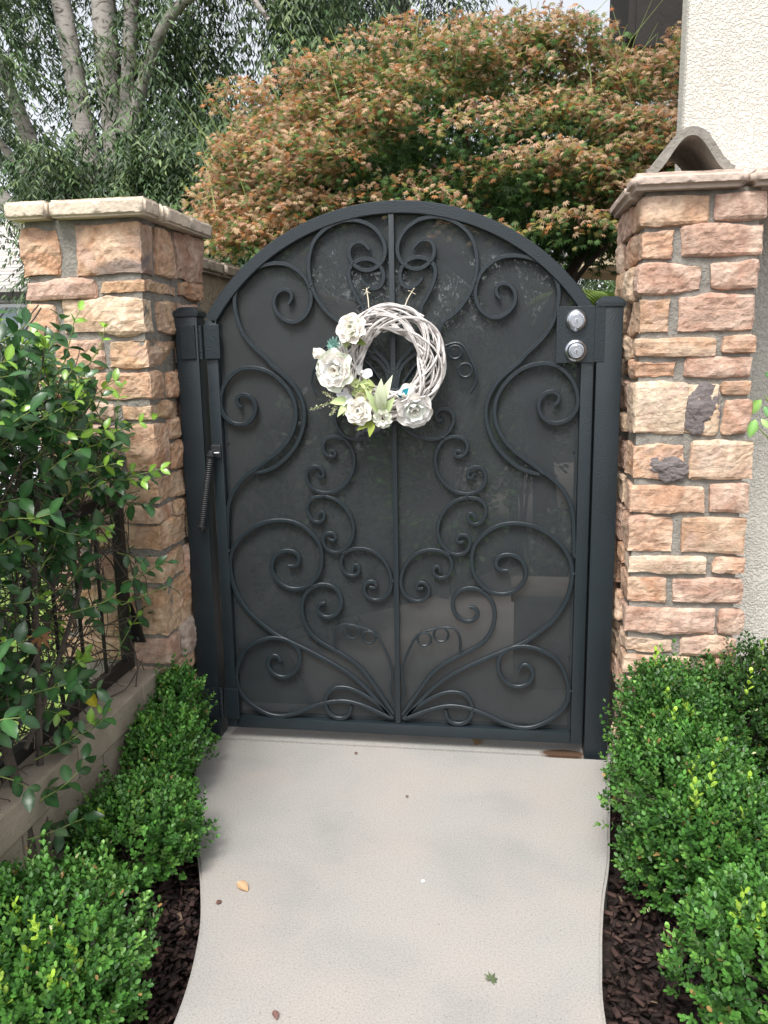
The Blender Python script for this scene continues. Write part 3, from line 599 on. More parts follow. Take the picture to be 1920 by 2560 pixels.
# ------------------------------------------------------------------ walls and buildings
t = thing('stucco_wall', 'tall pale textured stucco wall behind the right pillar', 'wall', (2.0, 0.42, -0.1))
MB().box((.912,.35,-.1),(4.2,.47,6.0), bevel=.02).build('wall_panel', M['stucco'], t)
t = thing('patio_roof', 'dark stained wooden roof edge above the maple at top right', 'roof', (1.6, 3.2, 3.0))
MB().box((1.045,2.55,2.98),(3.4,2.60,4.6)).build('fascia_board', M['dark_wood'], t)
for k in range(9):
    MB().box((1.005,2.56+k*.11,3.05),(1.044,2.66+k*.11,4.6)).build('slat', M['dark_wood'], t)
MB().box((1.05,2.61,3.05),(3.4,3.9,3.09)).build('soffit', M['dark_wood'], t)
t = thing('garden_wall', 'tan courtyard side wall with rounded concrete cap behind the left pillar', 'wall', (-1.0, 2.0, -0.1))
MB().box((-1.06,.312,-.1),(-.965,4.6,1.69)).build('wall_panel', M['stucco_tan'], t)
y = .315
while y < 4.6:
    cap_piece(t, (-1.10,y,1.69), (-.925,min(4.62,y+.42),1.755), M['coping'], int(y*10)); y += .43
# low block wall and its metal fence on the left
t = thing('low_block_wall', 'low tan block wall under the metal fence at left', 'wall', (-0.84, -1.2, -0.1))
y = -.205; k = 0
while y > -3.4:
    L_ = .145 if k == 0 else .40
    MB().box((-.925,y-L_,.245),(-.748,y-.004,.337), bevel=.006).build('coping_block', M['coping'], t)
    y -= L_; k += 1
for r_, (z0, z1) in enumerate([(.10,.238),(-.06,.093)]):
    y = -.205; k = r_
    while y > -3.4:
        L_ = .22 if (k == r_ and r_ == 1) else .40
        MB().box((-.915,y-L_,z0),(-.757,y-.006,z1), bevel=.005).build('wall_block', M['coping'], t); y -= L_; k += 1
t = thing('metal_fence', 'dark bronze metal fence panel on the low wall, tangled in jasmine', 'fence', (-0.84, -1.0, 0.337))
MB().box((-.858,-.262,.35),(-.826,-.230,.928), bevel=.003).build('stile', M['bronze'], t)
MB().box((-.858,-3.2,.352),(-.826,-.2625,.386), bevel=.003).build('bottom_rail', M['bronze'], t)
MB().box((-.858,-3.2,.896),(-.826,-.2625,.928), bevel=.003).build('top_rail', M['bronze'], t)
for k in range(22):
    MB().box((-.844,-.40-k*.125,.392),(-.836,-.392-k*.125,.895)).build('picket', M['bronze'], t)
m = MB().add([(-.862,-.222,.43),(-.79,-.222,.43),(-.83,-.222,.56),(-.862,-.214,.43),(-.79,-.214,.43),(-.83,-.214,.56)], [(0,1,2),(5,4,3),(0,3,4,1),(1,4,5,2),(2,5,3,0)])
m.build('corner_bracket', M['bronze'], t)
MB().lathe([(0.001,0),(.011,0),(.011,.008),(.006,.012)], (-.815,-.224,.443), 10).build('bolt', M['bronze'], t)

# ------------------------------------------------------------------ gate posts
def post(x0, x1, label, hinge):
    P = thing('gate_post', label, 'gate post', ((x0+x1)/2, .04, 0))
    MB().box((x0,.0,-.02),(x1,.076,1.462), bevel=.004).build('post_tube', M['iron'], P, True)
    c = ((x0+x1)/2, .038); a = .043; b_ = .024
    V = [(c[0]-a,c[1]-a,1.4625),(c[0]+a,c[1]-a,1.4625),(c[0]+a,c[1]+a,1.4625),(c[0]-a,c[1]+a,1.4625),
         (c[0]-a,c[1]-a,1.478),(c[0]+a,c[1]-a,1.478),(c[0]+a,c[1]+a,1.478),(c[0]-a,c[1]+a,1.478),
         (c[0]-b_,c[1]-b_,1.494),(c[0]+b_,c[1]-b_,1.494),(c[0]+b_,c[1]+b_,1.494),(c[0]-b_,c[1]+b_,1.494)]
    F = [(3,2,1,0),(0,1,5,4),(1,2,6,5),(2,3,7,6),(3,0,4,7),(4,5,9,8),(5,6,10,9),(6,7,11,10),(7,4,8,11),(8,9,10,11)]
    me = mesh_from(V, F); bm = bmesh.new(); bm.from_mesh(me); bmesh.ops.bevel(bm, geom=bm.edges[:], offset=.0025, segments=2, affect='EDGES'); bm.to_mesh(me); bm.free()
    obj('post_cap', me, M['iron'], P)
    return P
PL = post(-.713, -.637, 'dark iron gate post with hinges against the left pillar', True)
PR = post(.627, .703, 'dark iron gate post with pyramid cap against the right pillar', False)
MB().box((.6255,.020,.0),(.6265,.060,.0)) if False else None
MB().box((.619,.048,.02),(.6265,.072,1.29)).build('stop_strip', M['iron'], PR)

# ------------------------------------------------------------------ the gate leaf
G = thing('arched_gate', 'dark grey wrought iron arched gate with scrollwork and mesh screen', 'gate', (0, .03, .04))
YF, YB = .004, .042
MB().box((-.612,YF,.040),(-.574,YB,1.452), bevel=.003).build('hinge_stile', M['iron'], G, True)
MB().box((.582,YF,.040),(.620,YB,1.452), bevel=.003).build('latch_stile', M['iron'], G, True)
MB().box((-.573,YF,.040),(.581,YB,.080), bevel=.003).build('bottom_rail', M['iron'], G, True)
def arch():
    R1, R0, zc, cx = .731, .693, 1.063, .004; a1 = math.acos(.614/R1); n = 56; V = []; F = []
    ch = .0025
    for k in range(n+1):
        a = math.pi-a1-(math.pi-2*a1)*k/n; c, s_ = math.cos(a), math.sin(a)
        for r_, y_ in ((R1-ch,YF),(R1,YF+ch),(R1,YB-ch),(R1-ch,YB),(R0+ch,YB),(R0,YB-ch),(R0,YF+ch),(R0+ch,YF)):
            V.append((cx+r_*c, y_, zc+r_*s_))
    for k in range(n):
        for j in range(8): j2 = (j+1) % 8; F.append((k*8+j, k*8+j2, (k+1)*8+j2, (k+1)*8+j))
    F.append(tuple(range(8))[::-1]); F.append(tuple(n*8+j for j in range(8)))
    o = obj('arch_rail', mesh_from(V, F, True), M['iron'], G); o.data.set_sharp_from_angle(angle=math.radians(35))
    # screen sheet inside the frame, with the hem seen along the stiles
    V = []; F = []; zs = .081
    xs = np.linspace(-.5735, .5815, 60)
    for x in xs:
        zt = zc+math.sqrt(max(0, (R0+.004)**2-(x-cx)**2)); V += [(x, .030, zs), (x, .030, zt)]
    for k in range(len(xs)-1): F.append((2*k, 2*k+2, 2*k+3, 2*k+1))
    obj('screen', mesh_from(V, F), M['screen'], G)
arch()
MB().box((-.008,YF+.004,.0815),(.009,.022,1.7565), bevel=.0015).build('centre_bar', M['iron'], G, True)
for x0, x1 in ((-.5735,-.563),(.571,.5815)): MB().box((x0,.031,.082),(x1,.036,1.44)).build('screen_channel', M['iron'], G)
MB().box((-.5625,.031,.082),(.5705,.036,.092)).build('screen_channel', M['iron'], G)

def scroll(key, side, wid, dep, y0=None, hammered=False, taper0=.75, taper1=.75, name='scroll', xoff=0.0):
    P = [np.array((p[0]/1000., p[1]/1000.)) for p in SCROLLS[key]]
    P = smooth_path(catmull(P, .006), 10)
    P = [p for i, p in enumerate(P) if i % 1 == 0]
    if side > 0: P = [np.array((-p[0], p[1])) for p in P]
    n = len(P); s = 0; V = []; F = []; y0 = .008 if y0 is None else y0
    tot = sum(np.linalg.norm(P[i+1]-P[i]) for i in range(n-1))
    for i, p in enumerate(P):
        if i: s += np.linalg.norm(P[i]-P[i-1])
        tg = P[min(i+1, n-1)]-P[max(i-1, 0)]; tg = tg/np.linalg.norm(tg); nn = np.array((-tg[1], tg[0]))
        w_ = wid/2*min(1, taper0+(1-taper0)*s/.05)*min(1, taper1+(1-taper1)*(tot-s)/.05)
        yy = y0
        if hammered:
            hm = math.sin(s*2*math.pi/.0155); w_ *= 1+.11*hm; yy = y0+.0005*hm
        ch = w_*.28
        prof = ((-w_+ch, yy),(w_-ch, yy),(w_, yy+ch),(w_, yy+dep-ch*.5),(w_-ch, yy+dep),(-w_+ch, yy+dep),(-w_, yy+dep-ch*.5),(-w_, yy+ch))
        for a, y_ in prof: V.append((p[0]+nn[0]*a+xoff, y_, p[1]+nn[1]*a))
    for i in range(n-1):
        for j in range(8): j2 = (j+1) % 8; F.append((i*8+j, i*8+j2, (i+1)*8+j2, (i+1)*8+j))
    F.append(tuple(range(8))[::-1]); F.append(tuple((n-1)*8+j for j in range(8)))
    me = mesh_from(V, F); bm = bmesh.new(); bm.from_mesh(me); bmesh.ops.recalc_face_normals(bm, faces=bm.faces); bm.to_mesh(me); bm.free()
    me.polygons.foreach_set('use_smooth', [True]*len(me.polygons)); me.set_sharp_from_angle(angle=math.radians(28))
    PATHS.append((P, y0)); return obj(name, me, M['iron'], G)
PATHS = []
for sd_ in (-1, 1):
    for i, key in enumerate(('heart','curl','s2','s3','s4','s5','s6','s7')):
        scroll(key, sd_, .0134, .0130, y0=.0075+.0011*(i % 3))
    for i, key in enumerate(('h0','h1','h2','h3')):
        scroll(key, sd_, .0112, .0110, y0=.0095+.0009*(i % 2), hammered=True, name='hammered_scroll')
    f = -1 if sd_ > 0 else 1
    for key, rk in (('tend','tring'),('side','sring')):
        P = smooth_path(catmull([np.array((p[0]/1000., p[1]/1000.)) for p in SCROLLS[key]], .008), 4)
        m = MB().tube([(f*p[0], .006, p[1]) for p in P], .0042, 8); m.build('tendril', M['iron'], G, True)
        R_ = [np.array((p[0]/1000., p[1]/1000.)) for p in SCROLLS[rk]]
        for a, b_ in ((0, 1), (2, 3)):
            r_ = np.linalg.norm(R_[b_]-R_[a])*.93; c = R_[a]
            pts = [(f*(c[0]+r_*math.cos(t_)), .003, c[1]+r_*math.sin(t_)) for t_ in np.linspace(0, 2*math.pi, 33)]
            MB().tube(pts, .0040, 8, caps=False).build('tendril_ring', M['iron'], G, True)
    # fan of bars in the middle of the wreath, gathered at the collar, running up into the heart scrolls
    top = {'heart': SCROLLS['heart'][0], 'curl': SCROLLS['curl'][0]}
    for nm, tgt, wd in (('fan_bar', top['curl'], .010), ('fan_bar', top['heart'], .010)):
        bend = -.028 if nm and tgt is top['curl'] else -.055
        pts = catmull([np.array((-.010, 1.225)), np.array((bend*.6, 1.30)), np.array((tgt[0]/1000*.72+bend*.2, 1.37)), np.array((tgt[0]/1000., tgt[1]/1000.))], .012)
        m = MB(); 
        for i in range(len(pts)-1):
            pass
        m.tube([(f*p[0], .0120, p[1]) for p in pts], .0074, 4); m.build('fan_bar', M['iron'], G)
    for a, b_, c_ in (((-.012,1.222),(-.055,1.262),(-.10,1.335)),):
        m = MB().tube([(f*p[0], .0125, p[1]) for p in catmull([a, b_, c_], .01)], .0035, 6); m.build('fan_rod', M['iron'], G, True)
MB().box((-.022,.0045,1.196),(.023,.026,1.226), bevel=.004).build('collar', M['iron'], G)
# weld beads and little studs round the screen edge
for x, z in ((-.562,1.05),(-.562,.86),(-.562,.50),(-.562,.33),(.570,1.02),(.570,.69),(.570,.58),(.570,.34),(-.3,.092),(-.05,.092),(.25,.092),(.44,.092)):
    MB().lathe([(.0005,0),(.004,0),(.003,.003)], (x,.0295,z), 8).build('rivet', M['iron'], G)
# weld beads where two scrolls, or a scroll and the frame, touch
def welds():
    done = []; rg = random.Random(4)
    A = [np.array(p)[::2] for p, _ in PATHS]
    def bead(x, z):
        if any((x-a)**2+(z-b_)**2 < .03**2 for a, b_ in done): return
        done.append((x, z)); m = MB()
        for k in range(3): 
            o_ = (x+rg.uniform(-.003,.003), .0085, z+rg.uniform(-.005,.005)); r_ = rg.uniform(.0028,.0042); m.lathe([(.0003,-r_),(r_*.7,-r_*.7),(r_,0),(r_*.7,r_*.7),(.0003,r_)], o_, 7)
        m.build('weld_bead', M['iron'], G, True)
    for i in range(len(A)):
        for j in range(i+1, len(A)):
            D_ = np.linalg.norm(A[i][:, None]-A[j][None], axis=2); k = np.unravel_index(D_.argmin(), D_.shape)
            if D_[k] < .0155: c = (A[i][k[0]]+A[j][k[1]])/2; bead(*c)
        k = np.abs(A[i][:, 0]).argmin()
        if abs(A[i][k, 0]) < .019 and A[i][k, 1] > .30: bead(A[i][k, 0]*.6, A[i][k, 1])
        for s_, e in ((-1, -.574), (1, .582)):
            k = (A[i][:, 0]*s_).argmax()
            if abs(A[i][k, 0]-e) < .014: bead(e-s_*.001, A[i][k, 1])
welds()
# hinges
for z0, z1, w_ in ((1.327,1.436,.052),(.076,.188,.050)):
    MB().box((-.613,-.0075,z0),(-.562,YF-.0005,z1), bevel=.0015).build('hinge_leaf', M['iron'], G)
    MB().box((-.694,-.0075,z0),(-.6445,-.0005,z1), bevel=.0015).build('hinge_leaf', M['iron'], PL)
    n = 5; hh = (z1-z0)/n
    for k in range(n):
        MB().lathe([(.0005,0),(.0085,0),(.0085,hh-.0015),(.0005,hh-.0015)], (-.6285,.003,z0+k*hh), 14, axis='z').build('hinge_knuckle', M['iron'], G if k % 2 else PL, True)
# latch plate with two cylinders
MB().box((.506,-.0025,1.298),(.6195,YF-.0005,1.466), bevel=.001).build('lock_plate', M['iron'], G)
MB().box((.6200,-.0020,1.300),(.650,-.0004,1.4655), bevel=.0006).build('latch_guard', M['iron'], G)
for (cx_, cz_, ro_, ri_, hh_) in ((.5635,1.424,.0330,.0235,.018),(.5645,1.334,.0340,.0225,.026)):
    d_ = MB().lathe([(.001,0),(ro_,0),(ro_,.004),(ro_*.93,.008),(ri_+.004,.012),(ri_+.001,hh_-.004),(ri_,hh_),(ri_-.0025,hh_+.0005),(ri_-.004,hh_-.0010),(ri_-.0055,hh_),(.004,hh_)], (cx_,-.0027,cz_), 48)
    do = d_.build('lock_cylinder', M['chrome'], G, True, sharp=12)
    k0 = MB().lathe([(.001,hh_),(.0088,hh_+.0004),(.0085,hh_+.0018),(.0078,hh_+.0020),(.002,hh_+.0020)], (cx_+.001,-.0027,cz_-.003), 28).build('key_plug', M['chrome'], do, True, sharp=12)
    MB().box((cx_+.0002,-.0027-hh_-.0028,cz_-.0085),(cx_+.0020,-.0027-hh_-.0021,cz_+.0025)).build('keyway', M['black'], do)
# spring closer between post and stile
def closer():
    S_ = thing('spring_closer', 'black coil spring closer fixed across the left hinge post and gate', 'gate closer', (-.625,-.02,.9))
    a = Vector((-.607,-.022,1.012)); b_ = Vector((-.652,-.022,.776)); ax = (b_-a); L_ = ax.length; ax.normalize()
    u = ax.orthogonal().normalized(); v = ax.cross(u); turns = 34; n = turns*12; pts = []
    for i in range(n+1):
        t_ = i/n; an = 2*math.pi*turns*t_; pts.append(a+ax*(L_*t_)+(u*math.cos(an)+v*math.sin(an))*.0102)
    MB().tube(pts, .0026, 6).build('coil_spring', M['iron_dark'], S_, True)
    MB().tube([a-ax*.012, a+ax*.02], .0078, 14).build('spring_core', M['iron_dark'], S_, True)
    MB().tube([a-ax*.004, a], .0150, 18).build('top_collar', M['iron_dark'], S_, True)
    MB().tube([a-ax*.018, a-ax*.004], [.0085, .0105], 16).build('top_knob', M['iron_dark'], S_, True)
    MB().tube([b_, b_+ax*.005], .0150, 18).build('bottom_collar', M['iron_dark'], S_, True)
    MB().tube([b_+ax*.005, b_+ax*.018], [.0120, .0085], 16).build('bottom_cup', M['iron_dark'], S_, True)
    MB().box((-.612,-.006,1.002),(-.578,-.0005,1.048), bevel=.004).build('top_bracket', M['iron_dark'], S_)
    MB().tube([(-.607,-.022,1.022),(-.598,-.004,1.028)], .005, 8).build('pivot_pin', M['iron_dark'], S_)
    MB().tube([(-.604,-.020,1.022),(-.578,-.020,1.022)], .0035, 8).build('adjust_pin', M['chrome'], S_)
    MB().box((-.668,-.006,.752),(-.640,-.0005,.785), bevel=.003).build('bottom_bracket', M['iron_dark'], S_)
    MB().tube([(-.654,-.022,.765),(-.654,-.004,.765)], .005, 8).build('pivot_pin', M['iron_dark'], S_)
closer()

# ------------------------------------------------------------------ wreath
def wreath():
    C = Vector((.0,-.042,1.309)); Wr = thing('wreath', 'whitewashed willow twig wreath with cream silk flowers hung on the gate', 'wreath', C)
    rg = random.Random(21)
    for k in range(58):
        th0 = rg.uniform(0, 2*math.pi); span = rg.uniform(1.6, 4.2); ph = rg.uniform(0, 2*math.pi); kk = rg.choice([-1, 1])*rg.uniform(1.0, 2.1)
        rm = rg.uniform(.024, .044); rad = rg.uniform(.0026, .0046); pts = []; rr = []
        n = int(span*12)
        for i in range(n+1):
            t_ = i/n; th = th0+span*t_; f = ph+kk*span*t_
            r_ = .129+rm*math.cos(f)*1.0+.003*math.sin(5*th+k); yv = rm*.72*math.sin(f)
            pts.append(C+Vector((r_*math.cos(th), -yv, r_*math.sin(th)*1.03))); rr.append(rad*(.6+.4*math.sin(math.pi*min(1, max(0.05, t_)))))
        MB().tube(pts, rr, 6).build('twig', M['twig'], Wr, True)
    W_ = (0.98,0.95,0.89); CR = (0.95,0.93,0.82); GR = (0.55,0.62,0.30); WG = (0.84,0.88,0.76)
    cache = {}
    def petal_mesh(L_, wd, cup, curl, ruff, seed):
        V = []; F = []; nu, nv = 6, 7; r2 = random.Random(seed)
        for i in range(nu+1):
            u = i/nu; wq = wd*math.sin(math.pi*min(1, .10+u*.72))**.7*(1 if u < 1 else .86)
            for j in range(nv+1):
                v = j/nv*2-1
                z = cup*(v*v)*L_*.45*u+L_*(curl*u*u) + math.sin(v*7+seed)*ruff*u*L_
                V.append((v*wq*L_*.5, u*L_*(1-.10*v*v), z))
        for i in range(nu):
            for j in range(nv): a = i*(nv+1)+j; F.append((a, a+1, a+nv+2, a+nv+1))
        me = mesh_from(V, F, True, 'petal'); return me
    def paint(me, c):
        a = me.color_attributes.new('col', 'FLOAT_COLOR', 'POINT'); n = len(me.vertices)
        v = np.ones((n, 4)); v[:, :3] = c; a.data.foreach_set('color', v.ravel().astype(np.float32))
    def flower(loc, rings, col, aim, seed, centre=None, label=None, crad=.006):
        aim = Vector(aim).normalized(); q = aim.to_track_quat('Z', 'Y')
        base = MB(); base.lathe([(.0008,-.004),(crad,-.002),(crad*.9,.004),(crad*.4,.007)], (0,0,0), 12, axis='z')
        v = [q @ Vector(p)+Vector(loc) for p in base.v]
        me = mesh_from(v, base.f, True, 'flower'); paint(me, centre or col)
        fo = obj('flower', me, M['petal'], Wr)
        if label: fo['label'] = label
        r2 = random.Random(seed)
        for ri, (n, L_, wd, openg, cup, curl) in enumerate(rings):
            a0 = r2.random()*6
            pm = [petal_mesh(L_, wd, cup, curl, .035, seed*10+ri*3+s_) for s_ in range(2)]
            cc = [min(1, c*r2.uniform(.95, 1.03)) for c in col]
            for p_ in pm: paint(p_, cc); p_.materials.append(M['petal'])
            for k in range(n):
                an = a0+2*math.pi*(k+r2.uniform(-.12, .12))/n; op = openg+r2.uniform(-.08, .08)
                m4 = Matrix.Rotation(an, 4, 'Z') @ Matrix.Translation((0, crad*.5, 0)) @ Matrix.Rotation(math.pi/2-op, 4, 'X')
                o = bpy.data.objects.new('petal', pm[k % 2]); COL.objects.link(o); o.parent = fo
                o.matrix_local = Matrix.Translation(Vector(loc)) @ q.to_matrix().to_4x4() @ m4
        return fo
    ROSE = lambda s_: [(3,.013*s_,1.1,.12,.9,.12),(4,.017*s_,1.1,.35,.9,.10),(5,.022*s_,1.1,.62,.8,.02),(6,.026*s_,1.15,.92,.7,-.06),(7,.030*s_,1.1,1.22,.5,-.12)]
    PEONY = lambda s_: [(5,.013*s_,1.1,.25,.9,.12),(6,.020*s_,1.15,.5,.8,.08),(6,.028*s_,1.2,.80,.8,.02),(7,.034*s_,1.2,1.08,.7,-.03),(6,.041*s_,1.15,1.30,.6,-.08)]
    flower((-.108,-.098,1.408), ROSE(1.6), W_, (-.15,-1,.35), 1, CR, 'ivory ranunculus at the upper left of the wreath')
    flower((-.158,-.095,1.288), PEONY(1.6), W_, (-.35,-1,-.05), 2, (.62,.50,.22), 'large white open peony', .009)
    flower((-.091,-.100,1.162), ROSE(1.45), W_, (-.1,-1,.1), 3, CR, 'white rose low on the wreath')
    flower((.076,-.095,1.168), PEONY(1.4), W_, (.28,-.95,-.38), 4, (.7,.66,.5), 'white peony seen from its side at lower right', .009)
    flower((.062,-.080,1.205), [(4,.040,1.1,.75,.7,.05)], W_, (-.2,-.8,.8), 14, (.7,.66,.5))
    flower((-.019,-.098,1.140), [(5,.012,1,.35,.5,0),(7,.024,.9,.95,.5,0),(9,.030,.85,1.35,.4,-.05)], WG, (0,-1,-.25), 5, (.16,.03,.03), 'pale green zinnia with a maroon eye', .005)
    for k, (dx, dz, s_) in enumerate([(0,0,1),(.016,.012,.9),(-.013,.014,.9),(.012,-.016,.95),(-.010,-.014,.85),(.026,-.002,.8)]):
        flower((-.090+dx,-.088-(k % 2)*.006,1.232+dz), [(4,.019*s_,1.15,1.15,.5,.02)], GR, (dx*20,-1,dz*20), 30+k, (.5,.55,.3), None, .003)
    flower((-.085,-.098,1.208), [(4,.021,1.15,.9,.6,.02)], (.74,.76,.52), (0,-1,-.2), 40, (.5,.55,.3), None, .003)
    flower((-.202,-.078,1.342), [(3,.034,1.0,.55,.9,.1)], W_, (-.9,-.5,-.1), 6, W_)
    flower((-.196,-.078,1.318), [(3,.032,1.0,.55,.9,.1)], W_, (-.6,-.6,-.6), 7, W_)
    flower((-.135,-.085,1.205), [(4,.030,.75,1.05,.4,.02)], (.80,.84,.86), (-.2,-1,.1), 8, W_)
    flower((-.085,-.080,1.280), [(2,.032,1.1,1.0,.5,.02)], (.74,.76,.76), (.7,-1,.3), 18, W_)
    # teal succulent
    flower((-.168,-.088,1.365), [(6,.012,.35,.4,.2,0),(9,.018,.32,.8,.2,0),(11,.022,.30,1.2,.2,0),(9,.025,.3,1.6,.2,0)], (.24,.42,.36), (-.3,-1,.2), 9, (.3,.45,.35), 'blue-green succulent rosette', .004)
    flower((-.165,-.085,1.340), [(4,.016,.9,1.1,.5,.02)], (.50,.58,.28), (-.2,-1,-.4), 10, (.4,.5,.2), None, .003)
    # silk leaves
    def sleaf(base, tip, wd, col, name='leaf'):
        b_ = Vector(base); t_ = Vector(tip); d = t_-b_; L_ = d.length; V = []; F = []; n = 7
        nrm = Vector((0,-1,.25)); nrm -= d.normalized()*nrm.dot(d.normalized()); nrm.normalize(); sx = d.cross(nrm).normalized()
        for i in range(n+1):
            u = i/n; wq = wd*math.sin(math.pi*(.05+.95*u)**.85)*.5 if u < 1 else .0003
            c = b_+d*u+nrm*(math.sin(u*math.pi)*L_*.10)
            V += [c-sx*wq+nrm*wq*.35, c, c+sx*wq+nrm*wq*.35]
        for i in range(n): a = i*3; F += [(a, a+1, a+4, a+3), (a+1, a+2, a+5, a+4)]
        me = mesh_from(V, F, True, name); paint(me, col); return obj(name, me, M['petal'], Wr)
    LG = (.50,.60,.30); PG = (.66,.72,.50); OG = (.30,.36,.08)
    for b_, t_, w_, c in (((-.025,-.09,1.160),(-.018,-.125,1.262),.040,PG),((-.03,-.09,1.165),(.016,-.118,1.272),.030,PG),((-.025,-.09,1.155),(-.072,-.12,1.235),.024,LG),((-.025,-.09,1.155),(-.060,-.115,1.202),.026,LG),
                          ((-.015,-.09,1.155),(.022,-.12,1.205),.030,LG),((-.02,-.09,1.155),(-.035,-.13,1.225),.018,PG),
                          ((-.055,-.085,1.135),(-.115,-.10,1.122),.020,OG),((-.055,-.085,1.130),(-.100,-.11,1.103),.022,OG),((-.052,-.085,1.128),(-.060,-.11,1.082),.022,OG),((-.045,-.085,1.14),(-.11,-.095,1.138),.016,OG),
                          ((-.125,-.085,1.195),(-.185,-.10,1.188),.028,LG),((-.125,-.085,1.190),(-.160,-.11,1.145),.022,LG),((-.122,-.085,1.19),(-.143,-.105,1.148),.018,LG),((-.085,-.07,1.12),(-.13,-.08,1.128),.018,OG),
                          ((-.125,-.085,1.388),(-.130,-.10,1.352),.028,(.40,.46,.20)),((-.10,-.08,1.375),(-.065,-.095,1.362),.020,(.22,.28,.08)),((-.072,-.085,1.255),(-.040,-.10,1.235),.018,(.33,.38,.15)),
                          ((.04,-.07,1.205),(.062,-.09,1.232),.022,(.02,.20,.26)),((.03,-.07,1.20),(.045,-.09,1.222),.016,(.02,.16,.22))):
        sleaf(b_, t_, w_, c)
    # feathery sprigs: stem and tiny florets
    rg2 = np.random.default_rng(3)
    for s0, s1 in (((-.165,-.09,1.192),(-.245,-.105,1.168)),((-.16,-.09,1.185),(-.180,-.105,1.150)),((-.17,-.09,1.200),(-.205,-.10,1.222)),((-.115,-.11,1.365),(-.105,-.12,1.402))):
        a = Vector(s0); b_ = Vector(s1); 
        sp = MB().tube([a, (a+b_)/2+Vector((0,0,.004)), b_], .0009, 5); so_ = sp.build('sprig', M['stem_green'], Wr, True)
        n = 70; t_ = rg2.random(n); P = np.array([list(a.lerp(b_, x)) for x in t_])
        d = rvec(n, rg2); P = P+d*(.011*(1-t_)[:, None]*rg2.random((n, 1))+.001)
        leaf_cloud('floret', P, d, rvec(n, rg2), rg2.uniform(.004, .007, n), BOX_T, pick([(.45,.44,.30),(.55,.52,.40),(.40,.45,.25)], [2,2,1], n, rg2), M['petal'], so_)
    # twine loops tying it to the scrolls
    for pts in ([(-.066,-.04,1.475),(-.072,-.012,1.503),(-.078,.001,1.529),(-.080,.014,1.540)], [(.047,-.04,1.478),(.052,-.012,1.500),(.064,.0,1.522),(.072,.014,1.536)]):
        MB().tube([tuple(p) for p in catmull([np.array(q) for q in pts], .006)], .0016, 6).build('twine', M['twine'], Wr, True)
        e = Vector(pts[2])
        for dx, dz in ((-.012,.003),(.012,-.008),(.009,.010),(-.008,-.012)):
            MB().tube([e, e+Vector((dx*.6,-.006,dz*.8)), e+Vector((dx,-.005,dz))], .0010, 5).build('twine_end', M['twine'], Wr, True)
wreath()
